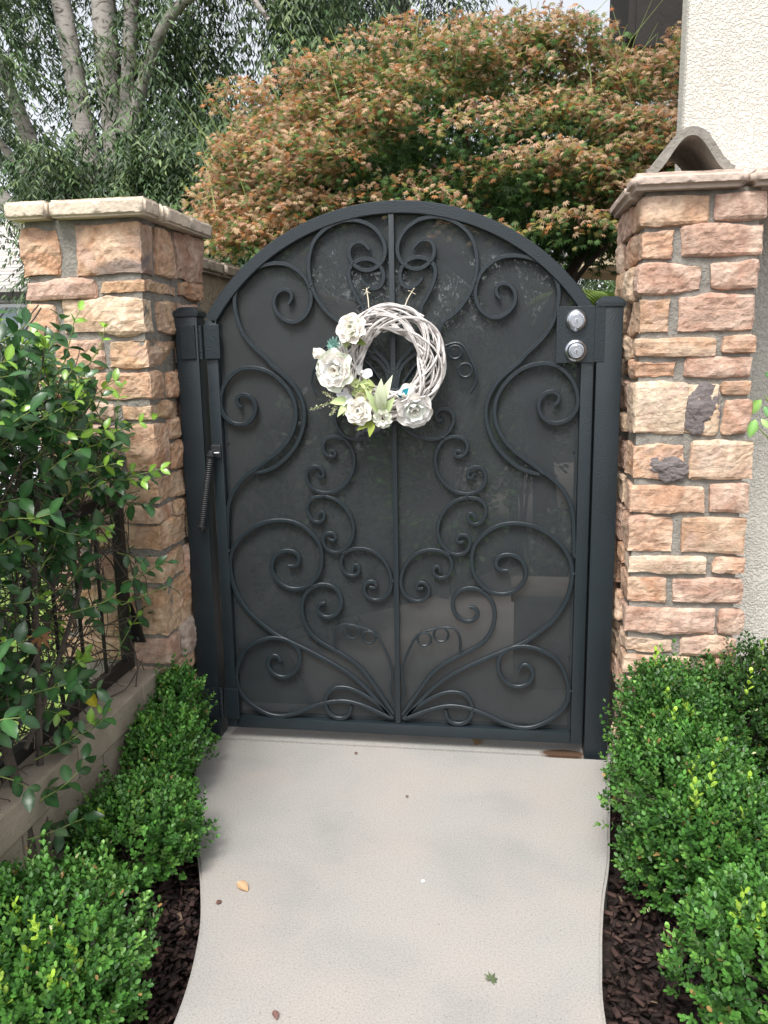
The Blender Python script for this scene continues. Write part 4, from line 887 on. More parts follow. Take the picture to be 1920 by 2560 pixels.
# ------------------------------------------------------------------ boxwood shrubs
def boxwood(c, r, n_sprig, seed, label, lum=1.0, lobes=8, group='clipped boxwood shrubs along the walk', shoots=0, gz=-.09, tone=0):
    rg = np.random.default_rng(seed); S_ = thing('boxwood_shrub', label, 'shrub', (c[0], c[1], gz), group)
    C = np.array(c); R = np.array(r)
    lc = C+rvec(lobes, rg)*R*.50; lr = R*(.50+.36*rg.random((lobes, 1))); lc = np.vstack([C, lc]); lr = np.vstack([R*.74, lr])
    k = rg.integers(0, lobes+1, n_sprig*2); d = rvec(n_sprig*2, rg); d[:, 2] = np.where(d[:, 2] < -.45, -d[:, 2], d[:, 2])
    depth = 1.06-rg.random(n_sprig*2)**2.0*.60
    p = lc[k]+d*lr[k]*depth[:, None]
    # drop sprigs that are buried deep inside another lobe
    q = (((p[:, None, :]-lc[None])/lr[None])**2).sum(2); inside = (q < .30).any(1); p, d = p[~inside][:n_sprig], d[~inside][:n_sprig]
    ok = p[:, 2] > gz+.02; p, d = p[ok], d[ok]; n = len(p)
    ax = d*.75+rvec(n, rg)*.35; ax[:, 2] += .75; ax /= np.linalg.norm(ax, axis=1, keepdims=True)
    L_ = rg.uniform(.028, .055, n); npair = 5; lng = rg.random(n) < .10; L_ = np.where(lng, L_*1.9, L_); ax[lng] = ax[lng]*.6+np.array((0,-.05,.6)); ax /= np.linalg.norm(ax, axis=1, keepdims=True)
    P = []; D = []; Nn = []; Sz = []; Cc = []
    base = pick([(.045,.125,.022),(.060,.160,.028),(.035,.100,.022),(.085,.190,.035),(.12,.24,.05)], [4,4,3,1.6,.5], n, rg, .22)*lum
    up = np.cross(ax, rvec(n, rg)); up /= np.linalg.norm(up, axis=1, keepdims=True); sd_ = np.cross(ax, up)
    for i in range(npair):
        t_ = (i+.5)/npair; pb = p+ax*(L_*t_)[:, None]
        for s_ in (1, -1):
            v = (sd_ if i % 2 else up)*s_
            dd = v*(1.0-.45*t_)+ax*(.45+.6*t_)+rvec(n, rg)*.18
            P.append(pb); D.append(dd); nn = ax*1.0-v*.5+rvec(n, rg)*.15; Nn.append(nn); Sz.append(rg.uniform(.0125, .0180, n)*(1-.25*abs(t_-.5)))
            Cc.append(base*(.88+.30*t_)*(1+rg.normal(size=(n, 1))*.07))
    m_ = rg.random(len(P)*n) > .08
    P, D, Nn, Sz, Cc = [np.concatenate(a)[m_] for a in (P, D, Nn, Sz, Cc)]
    pale = rg.random(len(P)) < .004; Cc[pale] = (.55,.56,.30); dead = rg.random(len(P)) < .008; Cc[dead] = (.30,.19,.07)
    leaf_cloud('foliage', P, D, Nn, Sz, BOX_T, np.clip(Cc, 0, 1), M['box_leaf'], S_)
    # woody twigs inside and a few stems to the ground
    m = MB(); 
    for i in range(150):
        a = Vector(C+rvec(1, rg)[0]*R*.25); a.z = min(a.z, c[2]); b_ = Vector(p[rg.integers(0, n)]); m.tube([a, (a+b_)/2+Vector(rvec(1, rg)[0])*.01, b_], [.0022,.0016,.0009], 4, caps=False)
    for i in range(7):
        a = Vector((c[0]+rg.normal()*.02, c[1]+rg.normal()*.02, gz)); b_ = Vector(C+rvec(1, rg)[0]*R*.4); m.tube([a, (a+b_)/2+Vector(rvec(1, rg)[0])*.015, b_], [.006,.004,.003], 5)
    m.build('woody_twigs', M['stem'], S_)['kind'] = 'stuff'
    # bright young shoots, each its own part
    top = p[np.argsort(-(p[:, 2]+.35*(C[1]-p[:, 1])))][:max(1, n//4)]
    for i in range(shoots):
        b_ = top[rg.integers(0, len(top))]; a_ = np.array([rg.normal()*.18, -.15+rg.normal()*.15, 1.0]); a_ /= np.linalg.norm(a_); Ls = rg.uniform(.06, .11); npr = 6
        u_ = np.cross(a_, rvec(1, rg)[0]); u_ /= np.linalg.norm(u_); w_ = np.cross(a_, u_); pp = []; dd = []; nn = []; sz = []
        for j in range(npr):
            t_ = (j+.4)/npr
            for s_ in (1, -1):
                v = (u_ if j % 2 else w_)*s_; pp.append(b_+a_*Ls*t_); dd.append(v*(1-.5*t_)+a_*(.5+.6*t_)); nn.append(a_-v*.5); sz.append(rg.uniform(.017, .025)*(1-.2*t_))
        col = np.tile(np.array([[.36,.54,.07]])*rg.uniform(.75, 1.15), (len(pp), 1))*(1+rg.normal(size=(len(pp), 1))*.06)
        leaf_cloud('young_shoot', np.array(pp), np.array(dd), np.array(nn), np.array(sz), BOX_T, col, M['box_leaf'], S_, kind=None)
    return S_
boxwood((-.695,-.250,.135), (.080,.095,.17), 720, 1, 'smallest boxwood shrub, between the low wall and the left gate post', 1.25, shoots=1)
boxwood((-.665,-.44,.100), (.100,.12,.145), 1150, 2, 'boxwood shrub second from the left gate post, beside the low block wall', 1.3, shoots=1)
boxwood((-.615,-.73,.075), (.135,.165,.155), 1700, 3, 'middle boxwood shrub of the left bed, spilling over the walk edge', 1.2, shoots=1)
boxwood((-.615,-1.19,.020), (.235,.185,.155), 2700, 4, 'wide boxwood shrub in the bottom left corner with lime shoots', 1.22, shoots=18)
boxwood((.85,-.33,.215), (.150,.14,.215), 2000, 5, 'tall boxwood shrub against the foot of the right stone pillar', 1.0, shoots=6)
boxwood((1.08,-.22,.17), (.15,.15,.235), 1500, 6, 'dark thin boxwood shrub in front of the stucco wall at right', .62, shoots=2)
boxwood((.885,-.625,.13), (.20,.19,.21), 2900, 7, 'large boxwood shrub in the middle of the right bed', 1.15, shoots=9)
boxwood((.985,-1.10,.075), (.24,.19,.195), 2700, 8, 'boxwood shrub in the bottom right corner with bright lime tips', 1.3, shoots=20)
boxwood((1.30,-.62,.12), (.20,.22,.21), 1500, 9, 'boxwood shrub at the right edge beyond the large one', .8, shoots=1)

# ------------------------------------------------------------------ jasmine on the fence
def vine():
    rg = np.random.default_rng(77)
    S_ = thing('jasmine_vine', 'glossy star jasmine vine climbing over the metal fence at left', 'vine', (-.84, -.8, -.09))
    top = lambda y: np.interp(-y, [.15,.22,.32,.45,.62,.85,1.4], [1.00,1.14,1.23,1.29,1.33,1.38,1.40])
    P = []; D = []; N = []; Z = []; C = []; stems = MB(); ns = 0
    Bs = []
    def shoot(a, d, L_, np_, fresh, wide=1.0):
        nonlocal ns
        d = np.array(d, float); d /= np.linalg.norm(d); pts = [np.array(a, float)]
        for i in range(np_):
            d = d+rg.normal(size=3)*.16+np.array([0, 0, .05]); d /= np.linalg.norm(d); pts.append(pts[-1]+d*L_/np_)
        stems.tube([tuple(q) for q in pts], list(np.linspace(.0022, .0010, len(pts))), 5, caps=False)
        up = np.cross(d, rvec(1, rg)[0]); up /= np.linalg.norm(up); sd_ = np.cross(d, up)
        for i, q in enumerate(pts[1:]):
            last = i >= np_-2
            for s_ in (1, -1):
                v = (up if i % 2 else sd_)*s_
                dd = v*.9+d*(.5+.4*last)+np.array([0,-.15,-.12])+rg.normal(size=3)*.2
                nn = np.array([.25,-.45,.8])+rg.normal(size=3)*.35
                P.append(q); D.append(dd); N.append(nn); Z.append(rg.uniform(.034, .058)*(.72 if last and fresh else 1)*wide)
                if fresh and last: c = np.array((.20,.36,.05))*rg.uniform(.8, 1.2)
                else: c = np.array([(.030,.085,.028),(.042,.115,.034),(.060,.145,.050),(.10,.17,.08)][rg.choice(4, p=[.5,.32,.13,.05])])*rg.uniform(.8, 1.2)
                C.append(c)
    n = 0
    while n < 560:
        y = rg.uniform(-1.35, -.25); z = rg.uniform(.22, top(y)); x = -.79-.32*rg.random()**1.2
        hole = (z < .86 and rg.random() < .60) or (z < .9 and y > -.45 and rg.random() < .6) or (z < .46 and (y > -.62 or rg.random() < .75)) or (z < 1.0 and y > -.40 and rg.random() < .5) or (.80 < z < 1.10 and y < -.55 and rg.random() < .45)
        if hole or (x < -.95 and rg.random() < .35) : continue
        side = rg.random()
        d = (rg.normal()*.7+(.8 if side < .6 else -.3), rg.normal()*.8, rg.normal()*.4+.35)
        L_ = rg.uniform(.10, .20)
        if z > top(y)-.12: d = (rg.normal()*.6+.2, rg.normal()*.7, .9); 
        if y > -.50: d = (d[0]*.5, min(d[1], .2), d[2]); L_ *= .75
        shoot((x, y, z-.04), d, L_, int(L_/.030), rg.random() < .28); n += 1
    # named runners seen in front of the pillar and the low wall
    for a, d, L_, k, fr in (((-.80,-.33,.66),(1,.25,.22),.16,4,0),((-.79,-.36,.60),(.9,.1,.5),.15,4,0),((-.80,-.40,.98),(1,.3,.35),.17,5,1),((-.80,-.34,.92),(1,.25,-.1),.12,4,0),
                         ((-.80,-.42,1.10),(1,.3,.5),.18,5,1),((-.82,-.50,1.25),(.8,.4,.8),.20,6,1),((-.80,-.62,1.28),(.6,.3,.9),.20,6,1),((-.84,-.75,1.32),(.1,.2,1),.20,6,1),
                         ((-.78,-.85,.36),(.7,.5,.5),.16,5,1),((-.76,-.95,.28),(.5,.3,.3),.16,5,0),((-.76,-1.0,.22),(.4,.2,-.2),.14,4,0),((-.77,-.88,.18),(.5,.1,-.5),.12,4,0)):
        shoot(a, d, L_, k, fr)
    P, D, N, Z, C = map(np.array, (P, D, N, Z, C))
    # largest as seen from the path side: those nearest the walk
    key = P[:, 0]*1.0-P[:, 1]*.45+Z*4; o_ = np.argsort(-key); big = o_[:300]; rest = o_[300:]
    temps = {}
    for i in big:
        leaf_cloud('leaf', P[i:i+1], D[i:i+1], N[i:i+1], Z[i:i+1], OVAL_T, C[i:i+1], M['vine_leaf'], S_, kind=None)
    leaf_cloud('foliage', P[rest], D[rest], N[rest], Z[rest], OVAL_T, C[rest], M['vine_leaf'], S_)
    stems.build('green_shoots', M['stem_green'], S_)['kind'] = 'stuff'
    # dry tangle inside
    m = MB()
    for i in range(900):
        y = rg.uniform(-1.5, -.27); z = rg.uniform(.30, top(y)-.10); a = np.array((rg.uniform(-1.02,-.80), y, z))
        if y > -.45 and rg.random() < .5: continue
        d = np.array((rg.normal()*.3, rg.normal()+.5, rg.normal()*.8)); d /= np.linalg.norm(d); pts = [a]
        for k in range(6): d = d+rg.normal(size=3)*.25; d /= np.linalg.norm(d); q = pts[-1]+d*rg.uniform(.03,.06); q[1] = min(q[1], -.235); q[0] = min(q[0], -.765); pts.append(q)
        m.tube([tuple(q) for q in pts], rg.uniform(.0010, .0026), 4, caps=False)
    m.build('dry_twigs', M['stem'], S_)['kind'] = 'stuff'
    for pts, r_ in (([(-.72,-1.06,-.09),(-.745,-1.0,.10),(-.78,-.97,.30),(-.83,-.94,.48),(-.86,-.92,.75),(-.88,-.90,1.1)], [.016,.014,.013,.012,.010,.007]),
                    ([(-.735,-.97,-.09),(-.75,-.93,.15),(-.79,-.86,.33),(-.81,-.80,.55),(-.84,-.70,.9),(-.86,-.55,1.15)], [.009,.009,.008,.008,.007,.004]),
                    ([(-.80,-.90,.40),(-.80,-.80,.48),(-.80,-.66,.62),(-.81,-.50,.78),(-.82,-.36,.95)], [.007,.007,.006,.005,.003]),
                    ([(-.86,-.92,.75),(-.90,-.86,.92),(-.92,-.70,1.10),(-.92,-.5,1.2)], [.009,.008,.007,.004]),
                    ([(-.83,-.94,.48),(-.88,-1.1,.75),(-.9,-1.2,1.1)], [.009,.008,.006])):
        MB().tube([tuple(p) for p in catmull([np.array(q) for q in pts], .03)], list(np.interp(np.linspace(0, 1, len(catmull([np.array(q) for q in pts], .03))), np.linspace(0, 1, len(r_)), r_)), 8).build('stem', M['stem'], S_, True)
    # odd coloured leaves
    def odd(p, d, n_, s_, c, T, lab):
        leaf_cloud('leaf', np.array([p]), np.array([d]), np.array([n_]), [s_], T, np.array([c]), M['vine_leaf'], S_, kind=None, label=lab)
    odd((-.745,-.70,.475), (.45,.1,-.9), (.4,-.9,.2), .062, (.55,.47,.04), OVAL_T, 'yellowed leaf with brown spots hanging over the low wall')
    odd((-.79,-.60,1.02), (-.3,-.2,-.8), (.4,-.9,.2), .05, (.42,.40,.17), OVAL_T, 'pale dry leaf')
    odd((-.79,-.80,.66), (-.2,-.1,-.9), (.5,-.8,.3), .048, (.42,.20,.09), MAPLE_T, 'fallen brown maple leaf caught in the vine')
vine()

# ------------------------------------------------------------------ rose at the right edge
def rose():
    S_ = thing('rose_bush', 'rose stem with light green leaves at the right picture edge', 'rose', (1.22, -.12, -.09)); rg = np.random.default_rng(5)
    MB().tube([(1.24,-.12,-.09),(1.22,-.14,.5),(1.18,-.13,.9),(1.14,-.12,1.10),(1.09,-.11,1.2)], [.006,.005,.004,.003,.002], 6).build('stem', M['stem_green'], S_, True)
    MB().tube([(1.18,-.13,.95),(1.12,-.13,1.06),(1.06,-.14,1.12)], [.003,.0025,.0015], 6).build('stem', M['stem_green'], S_, True)
    for p, d, s_, c in (((1.075,-.13,1.19),(-.8,-.1,-.9),.060,(.16,.30,.06)),((1.06,-.14,1.135),(-.3,-.2,-.9),.055,(.18,.36,.09)),((1.075,-.14,1.135),(.5,-.3,-.6),.035,(.30,.48,.15)),((1.085,-.12,1.17),(.5,-.2,-.8),.045,(.14,.30,.11)),
                        ((1.12,-.12,1.235),(-.5,-.1,.4),.05,(.09,.22,.07)),((1.11,-.12,1.10),(.1,-.2,-1),.05,(.08,.20,.05)),((1.12,-.12,1.05),(.15,-.2,-1),.055,(.06,.17,.04)),((1.13,-.12,1.01),(.2,-.2,-1),.05,(.10,.12,.04)),
                        ((1.11,-.12,1.16),(.9,-.2,-.2),.05,(.10,.26,.07)),((1.13,-.12,1.21),(.9,-.2,.3),.05,(.10,.26,.07)),((1.15,-.12,1.12),(.9,-.2,.1),.05,(.10,.26,.07))):
        leaf_cloud('leaf', np.array([p]), np.array([d]), np.array([(rg.normal()*.2,-1,.3)]), [s_], OVAL_T, np.array([c]), M['box_leaf'], S_, kind=None)
rose()
# landscape lamp and spent bloom in the boxwood
t = thing('garden_light', 'small dark hooded garden light half hidden behind the right boxwood', 'garden light', (.975,-.205,-.09))
MB().tube([(.975,-.205,-.09),(.975,-.205,.27)], .009, 10).build('stake', M['iron_dark'], t, True)
MB().lathe([(.0005,.045),(.012,.043),(.075,.010),(.077,.004),(.072,0)], (.975,-.205,.262), 28, axis='z').build('hood', M['iron_dark'], t, True)
t = thing('spent_bloom', 'round cream white bloom poking out of the right boxwood', 'flower', (.925,-.24,.30))
MB().tube([(.925,-.235,.25),(.925,-.24,.322)], .0015, 5).build('stem', M['stem_green'], t)
for k, (dx, dz, s_) in enumerate(((0,.0,.021),(-.018,-.006,.014))):
    MB().lathe([(.0005,-s_*.7),(s_*.6,-s_*.55),(s_,0),(s_*.72,s_*.55),(.0005,s_*.75)], (.925+dx,-.245,.332+dz), 14, axis='z').build('petal', simple('cream_bloom', (.72,.74,.60), .8) if k == 0 else bpy.data.materials['cream_bloom'], t, True)

# ------------------------------------------------------------------ fallen leaves and crumbs on the walk
def fallen(name, label, cat, x, y, ang, s_, c, T, tilt=.2):
    m = leaf_cloud(name, np.array([(x, y, .006)]), np.array([(math.cos(ang), math.sin(ang), .02)]), np.array([(tilt*.6, -tilt, 1.)]), [s_], T, np.array([c]), M['maple_leaf'], None, kind=None)
    tag(m, label, cat)
fallen('fallen_leaf', 'curled tan leaf with an orange tip, lying on the left of the walk', 'leaf', -.315,-.795, -.7, .048, (.50,.33,.19), OVAL_T, .6)
fallen('fallen_leaf', 'small green torn leaf near the bottom right of the walk', 'leaf', .338,-1.055, 1.2, .026, (.13,.17,.09), MAPLE_T, .4)
fallen('fallen_leaf', 'dry brown crumpled leaf under the gate rail', 'leaf', .262,.055, .4, .036, (.30,.19,.09), MAPLE_T, .5)
fallen('fallen_leaf', 'tiny dark curled leaf on the left of the walk, nearer the mulch', 'leaf', -.342,-.885, .9, .018, (.13,.07,.05), OVAL_T, .5)
fallen('fallen_leaf', 'small purple brown leaf at the bottom edge of the walk', 'leaf', -.105,-1.195, -1.1, .026, (.18,.10,.09), OVAL_T, .5)
fallen('fallen_leaf', 'tiny brown speck of leaf just in front of the gate threshold', 'leaf', -.141,-.076, .3, .014, (.12,.07,.05), OVAL_T, .5)
fallen('fallen_leaf', 'tiny dark leaf scrap in the upper middle of the walk', 'leaf', .065,-.331, .3, .011, (.10,.06,.05), OVAL_T, .5)
bm = bmesh.new(); bmesh.ops.create_icosphere(bm, subdivisions=1, radius=.006); me = bpy.data.meshes.new('pebble')
for v in bm.verts: v.co = Vector((v.co.x*1.1+.159, v.co.y-.73, v.co.z*.5+.003))
bm.to_mesh(me); bm.free(); tag(obj('white_pebble', me, M['white_paint']), 'single white pebble chip in the middle of the walk', 'pebble')

# ------------------------------------------------------------------ japanese maple beyond the gate
def limb(name, pts, r_, mat, parent, n=8, step=.08):
    Q = catmull([np.array(p, float) for p in pts], step); r_ = [x*(.95 if mat is M['ash_bark'] else 1) for x in r_]
    rr = np.interp(np.linspace(0, 1, len(Q)), np.linspace(0, 1, len(r_)), r_)
    return MB().tube([tuple(q) for q in Q], list(rr), n).build(name, mat, parent, True)
def maple():
    rg = np.random.default_rng(9)
    T_ = thing('japanese_maple', 'Japanese maple with dense scorched orange and green crown behind the gate', 'tree', (.62, 2.3, -.03))
    limb('trunk', [(.62,2.3,-.05),(.58,2.3,.6),(.50,2.28,1.1),(.42,2.3,1.55)], [.085,.07,.06,.05], M['maple_bark'], T_)
    for P_, r_ in (([(.42,2.3,1.5),(.0,2.1,1.85),(-.5,1.95,2.15),(-.9,1.85,2.3)], [.04,.03,.02,.01]),([(.44,2.3,1.5),(.3,2.3,2.0),(.1,2.2,2.5),(.0,2.1,2.8)], [.045,.035,.02,.01]),
                   ([(.47,2.3,1.35),(.8,2.35,1.9),(1.1,2.4,2.3),(1.3,2.4,2.6)], [.04,.03,.02,.01]),([(.5,2.3,1.2),(.2,2.7,1.7),(-.2,3.0,2.2),(-.4,3.1,2.6)], [.035,.03,.02,.01]),
                   ([(.55,2.3,1.15),(.68,2.1,1.62),(.80,1.9,1.80),(1.0,1.75,1.98)], [.022,.018,.014,.007]),([(.42,2.3,1.5),(.35,1.9,1.8),(.2,1.6,2.05),(.0,1.5,2.2)], [.03,.022,.016,.008]),
                   ([(1.0,1.9,1.3),(1.02,1.85,1.5),(1.08,1.8,1.7)], [.010,.009,.008])):
        limb('branch', P_, r_, M['maple_bark'], T_, 7)
    # pads of foliage over a wide dome; (x, y, z, rx, ry, rz)
    pads = []
    dome_c = np.array((.13, 2.35, 1.92)); dome_r = np.array((1.31, 1.20, 1.08))
    for i in range(300):
        d = rvec(1, rg)[0]; d[2] = abs(d[2])*1.0-.03; d /= np.linalg.norm(d)
        if d[1] > .55: continue
        d2 = np.sign(d)*np.abs(d)**.80
        p = dome_c+d2*dome_r*rg.uniform(.82, 1.03)*np.array((.97,.95,.93))
        pads.append((p, np.array((rg.uniform(.16,.30), rg.uniform(.14,.24), rg.uniform(.07,.12))), d))
    for p in ((-1.02,1.65,2.02),(-.88,1.55,1.92),(-.72,1.45,1.90),(-.5,1.45,1.98),(-.3,1.4,2.0),(-.1,1.4,2.06),(-1.05,1.75,2.2),(-.95,1.7,2.35),(.15,1.42,2.1),(.4,1.42,2.12),(.62,1.45,2.08),(-.62,1.5,2.15),(-1.12,1.8,2.05),(.85,1.5,2.1),(.98,1.5,2.2),(-1.0,1.7,2.35),(-1.16,1.75,2.12),(-1.18,1.7,1.98),(-1.08,1.62,1.90),(-1.0,1.75,2.6),(-.8,1.6,2.05),(-.95,1.55,1.90),(1.15,1.75,2.35),(1.2,1.8,2.5),(1.18,1.9,2.7),(1.3,2.1,2.85),(1.05,1.7,2.25),(1.25,1.9,2.2),(1.1,1.8,2.6)):
        pads.append((np.array(p), np.array((.20,.18,.12)), np.array((0,-.6,.5))))
    P = []; D = []; N = []; Z = []; C = []
    per = 215
    for p, r_, d in pads:
        n = per; u = rvec(n, rg); u[:, 2] = np.where(rg.random(n) < .75, np.abs(u[:, 2]), u[:, 2]); q = p+u*r_*rg.uniform(.55, 1.05, (n, 1))
        q[:, 2] -= .25*((q[:, 0]-p[0])**2+(q[:, 1]-p[1])**2)/.3
        dd = d*.5+np.stack([u[:, 0]*.8, u[:, 1]*.8-.25, -.65+rg.normal(size=n)*.35], 1)+rg.normal(size=(n, 3))*.4
        nn = np.stack([u[:, 0]*.5, u[:, 1]*.3-.95, .75+0*u[:, 0]], 1)+rg.normal(size=(n, 3))*.5
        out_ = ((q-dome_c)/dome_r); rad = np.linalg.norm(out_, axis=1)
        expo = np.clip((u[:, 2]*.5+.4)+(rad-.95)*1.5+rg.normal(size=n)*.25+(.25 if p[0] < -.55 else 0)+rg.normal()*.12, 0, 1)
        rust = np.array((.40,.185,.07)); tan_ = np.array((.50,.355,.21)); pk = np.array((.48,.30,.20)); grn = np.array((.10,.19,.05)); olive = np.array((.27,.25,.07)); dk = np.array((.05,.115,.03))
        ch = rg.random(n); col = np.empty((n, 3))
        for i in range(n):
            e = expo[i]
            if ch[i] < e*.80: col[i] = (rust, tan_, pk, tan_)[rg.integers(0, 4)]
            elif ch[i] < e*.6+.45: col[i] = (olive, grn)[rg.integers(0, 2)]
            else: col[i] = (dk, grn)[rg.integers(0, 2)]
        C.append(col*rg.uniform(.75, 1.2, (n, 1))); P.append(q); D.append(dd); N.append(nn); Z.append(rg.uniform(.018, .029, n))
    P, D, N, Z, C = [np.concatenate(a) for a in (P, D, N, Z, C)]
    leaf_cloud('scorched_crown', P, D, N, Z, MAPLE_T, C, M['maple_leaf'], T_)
    # inner and underside leaves, canopy shade put into their darker greens
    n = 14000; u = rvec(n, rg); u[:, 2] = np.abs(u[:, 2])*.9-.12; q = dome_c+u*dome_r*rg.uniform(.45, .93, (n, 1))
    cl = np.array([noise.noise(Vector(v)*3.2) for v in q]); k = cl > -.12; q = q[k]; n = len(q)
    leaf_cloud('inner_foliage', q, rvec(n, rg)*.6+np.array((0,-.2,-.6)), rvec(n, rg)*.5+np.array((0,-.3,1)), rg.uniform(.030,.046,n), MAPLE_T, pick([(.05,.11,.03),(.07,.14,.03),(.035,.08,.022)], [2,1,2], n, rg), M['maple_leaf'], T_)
    # right-hand skirt hanging lower beside the pillar, deep shade put into its dark greens
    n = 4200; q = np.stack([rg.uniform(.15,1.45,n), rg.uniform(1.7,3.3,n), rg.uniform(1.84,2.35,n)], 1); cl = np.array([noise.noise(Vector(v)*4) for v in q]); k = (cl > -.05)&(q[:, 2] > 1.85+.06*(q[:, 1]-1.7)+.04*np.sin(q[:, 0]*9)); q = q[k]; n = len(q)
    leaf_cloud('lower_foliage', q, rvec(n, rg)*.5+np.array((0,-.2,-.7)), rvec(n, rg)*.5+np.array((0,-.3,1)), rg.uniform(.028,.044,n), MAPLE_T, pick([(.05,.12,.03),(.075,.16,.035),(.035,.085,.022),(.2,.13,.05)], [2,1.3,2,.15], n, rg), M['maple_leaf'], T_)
    # thin upright whips
    m = MB(); LP = []; LD = []
    for i in range(85):
        x = rg.uniform(-1.15, 1.35); y = rg.uniform(1.4, 2.4); zt = dome_c[2]+dome_r[2]*math.sqrt(max(.05, 1-((x-dome_c[0])/dome_r[0])**2-((y-dome_c[1])/dome_r[1])**2*.8))
        a = Vector((x, y, zt-.12)); h_ = rg.uniform(.16, .42); l_ = (rg.normal()*.12-(.12 if x < -.5 else 0), rg.normal()*.06)
        m.tube([a, a+Vector((l_[0]*.4, l_[1]*.4, h_*.55)), a+Vector((l_[0], l_[1], h_))], [.0028,.002,.0011], 4, caps=False)
        if rg.random() < .10: LP.append(list(a+Vector((l_[0], l_[1], h_*.95)))); LD.append((rg.normal(), -.3, -.2))
    for i in range(26):
        a = Vector((rg.uniform(-1.2,-.7), rg.uniform(1.4,2.0), rg.uniform(1.95,2.5))); b_ = a+Vector((-rg.uniform(.05,.25), -.05, rg.uniform(.12,.35)))
        m.tube([a, (a+b_)/2+Vector((-.02,0,-.01)), b_], [.0024,.0018,.001], 4, caps=False)
    m.build('whip_shoots', M['stem_green'], T_)['kind'] = 'stuff'
    LP = np.array(LP); leaf_cloud('shoot_leaves', LP, np.array(LD), np.tile([[0,-.8,.5]], (len(LP), 1)), rg.uniform(.02,.03,len(LP)), MAPLE_T, pick([(.50,.16,.06),(.45,.25,.1)], [1,1], len(LP), rg), M['maple_leaf'], T_)
maple()

# ------------------------------------------------------------------ background trees
def spray_cloud(rg, n_spray, centres, per=12, L_=.32, droop=1.0, size=(.045,.075)):
    c = centres; n = len(c); d = rvec(n, rg); d[:, 2] = d[:, 2]*.3-.35*droop; d /= np.linalg.norm(d, axis=1, keepdims=True)
    P = []; D = []; N = []; Z = []; I = []
    sd_ = np.cross(d, np.array((0, 0, 1.))); sd_ /= np.linalg.norm(sd_, axis=1, keepdims=True)
    for k in range(per):
        t_ = (k//2+.5)/(per/2); s_ = 1 if k % 2 else -1
        q = c+d*(L_*t_)+np.array((0, 0, -1.))*(L_*droop*.55*t_*t_); P.append(q)
        D.append(d*.6+sd_*s_*.7+np.array((0, 0, -.55*droop))+rvec(n, rg)*.3); N.append(np.array((0,-.4,.8))+rvec(n, rg)*.5); Z.append(rg.uniform(*size, n)); I.append(np.arange(n))
    return [np.concatenate(a) for a in (P, D, N, Z, I)]
def tree_crown(name, T_, rg, centres, cols, wts, **kw):
    P, D, N, Z, I = spray_cloud(rg, len(centres), centres, **kw)
    base = pick(cols, wts, len(centres), rg, .15)[I]*(1+rg.normal(size=(len(P), 1))*.12)
    return leaf_cloud(name, P, D, N, Z, LANCE_T, np.clip(base, .004, 1), M['tree_leaf'], T_)
def sample(rg, n, lo, hi, thr, sc, keep=lambda p: True):
    p = rg.uniform(lo, hi, (n, 3)); c = np.array([noise.noise(Vector(v)*sc+Vector((9,4,1))) for v in p]); p = p[c > thr]
    return p[np.array([keep(v) for v in p], bool)]
ASH = [(.055,.100,.040),(.105,.165,.065),(.030,.055,.025),(.18,.24,.10)]
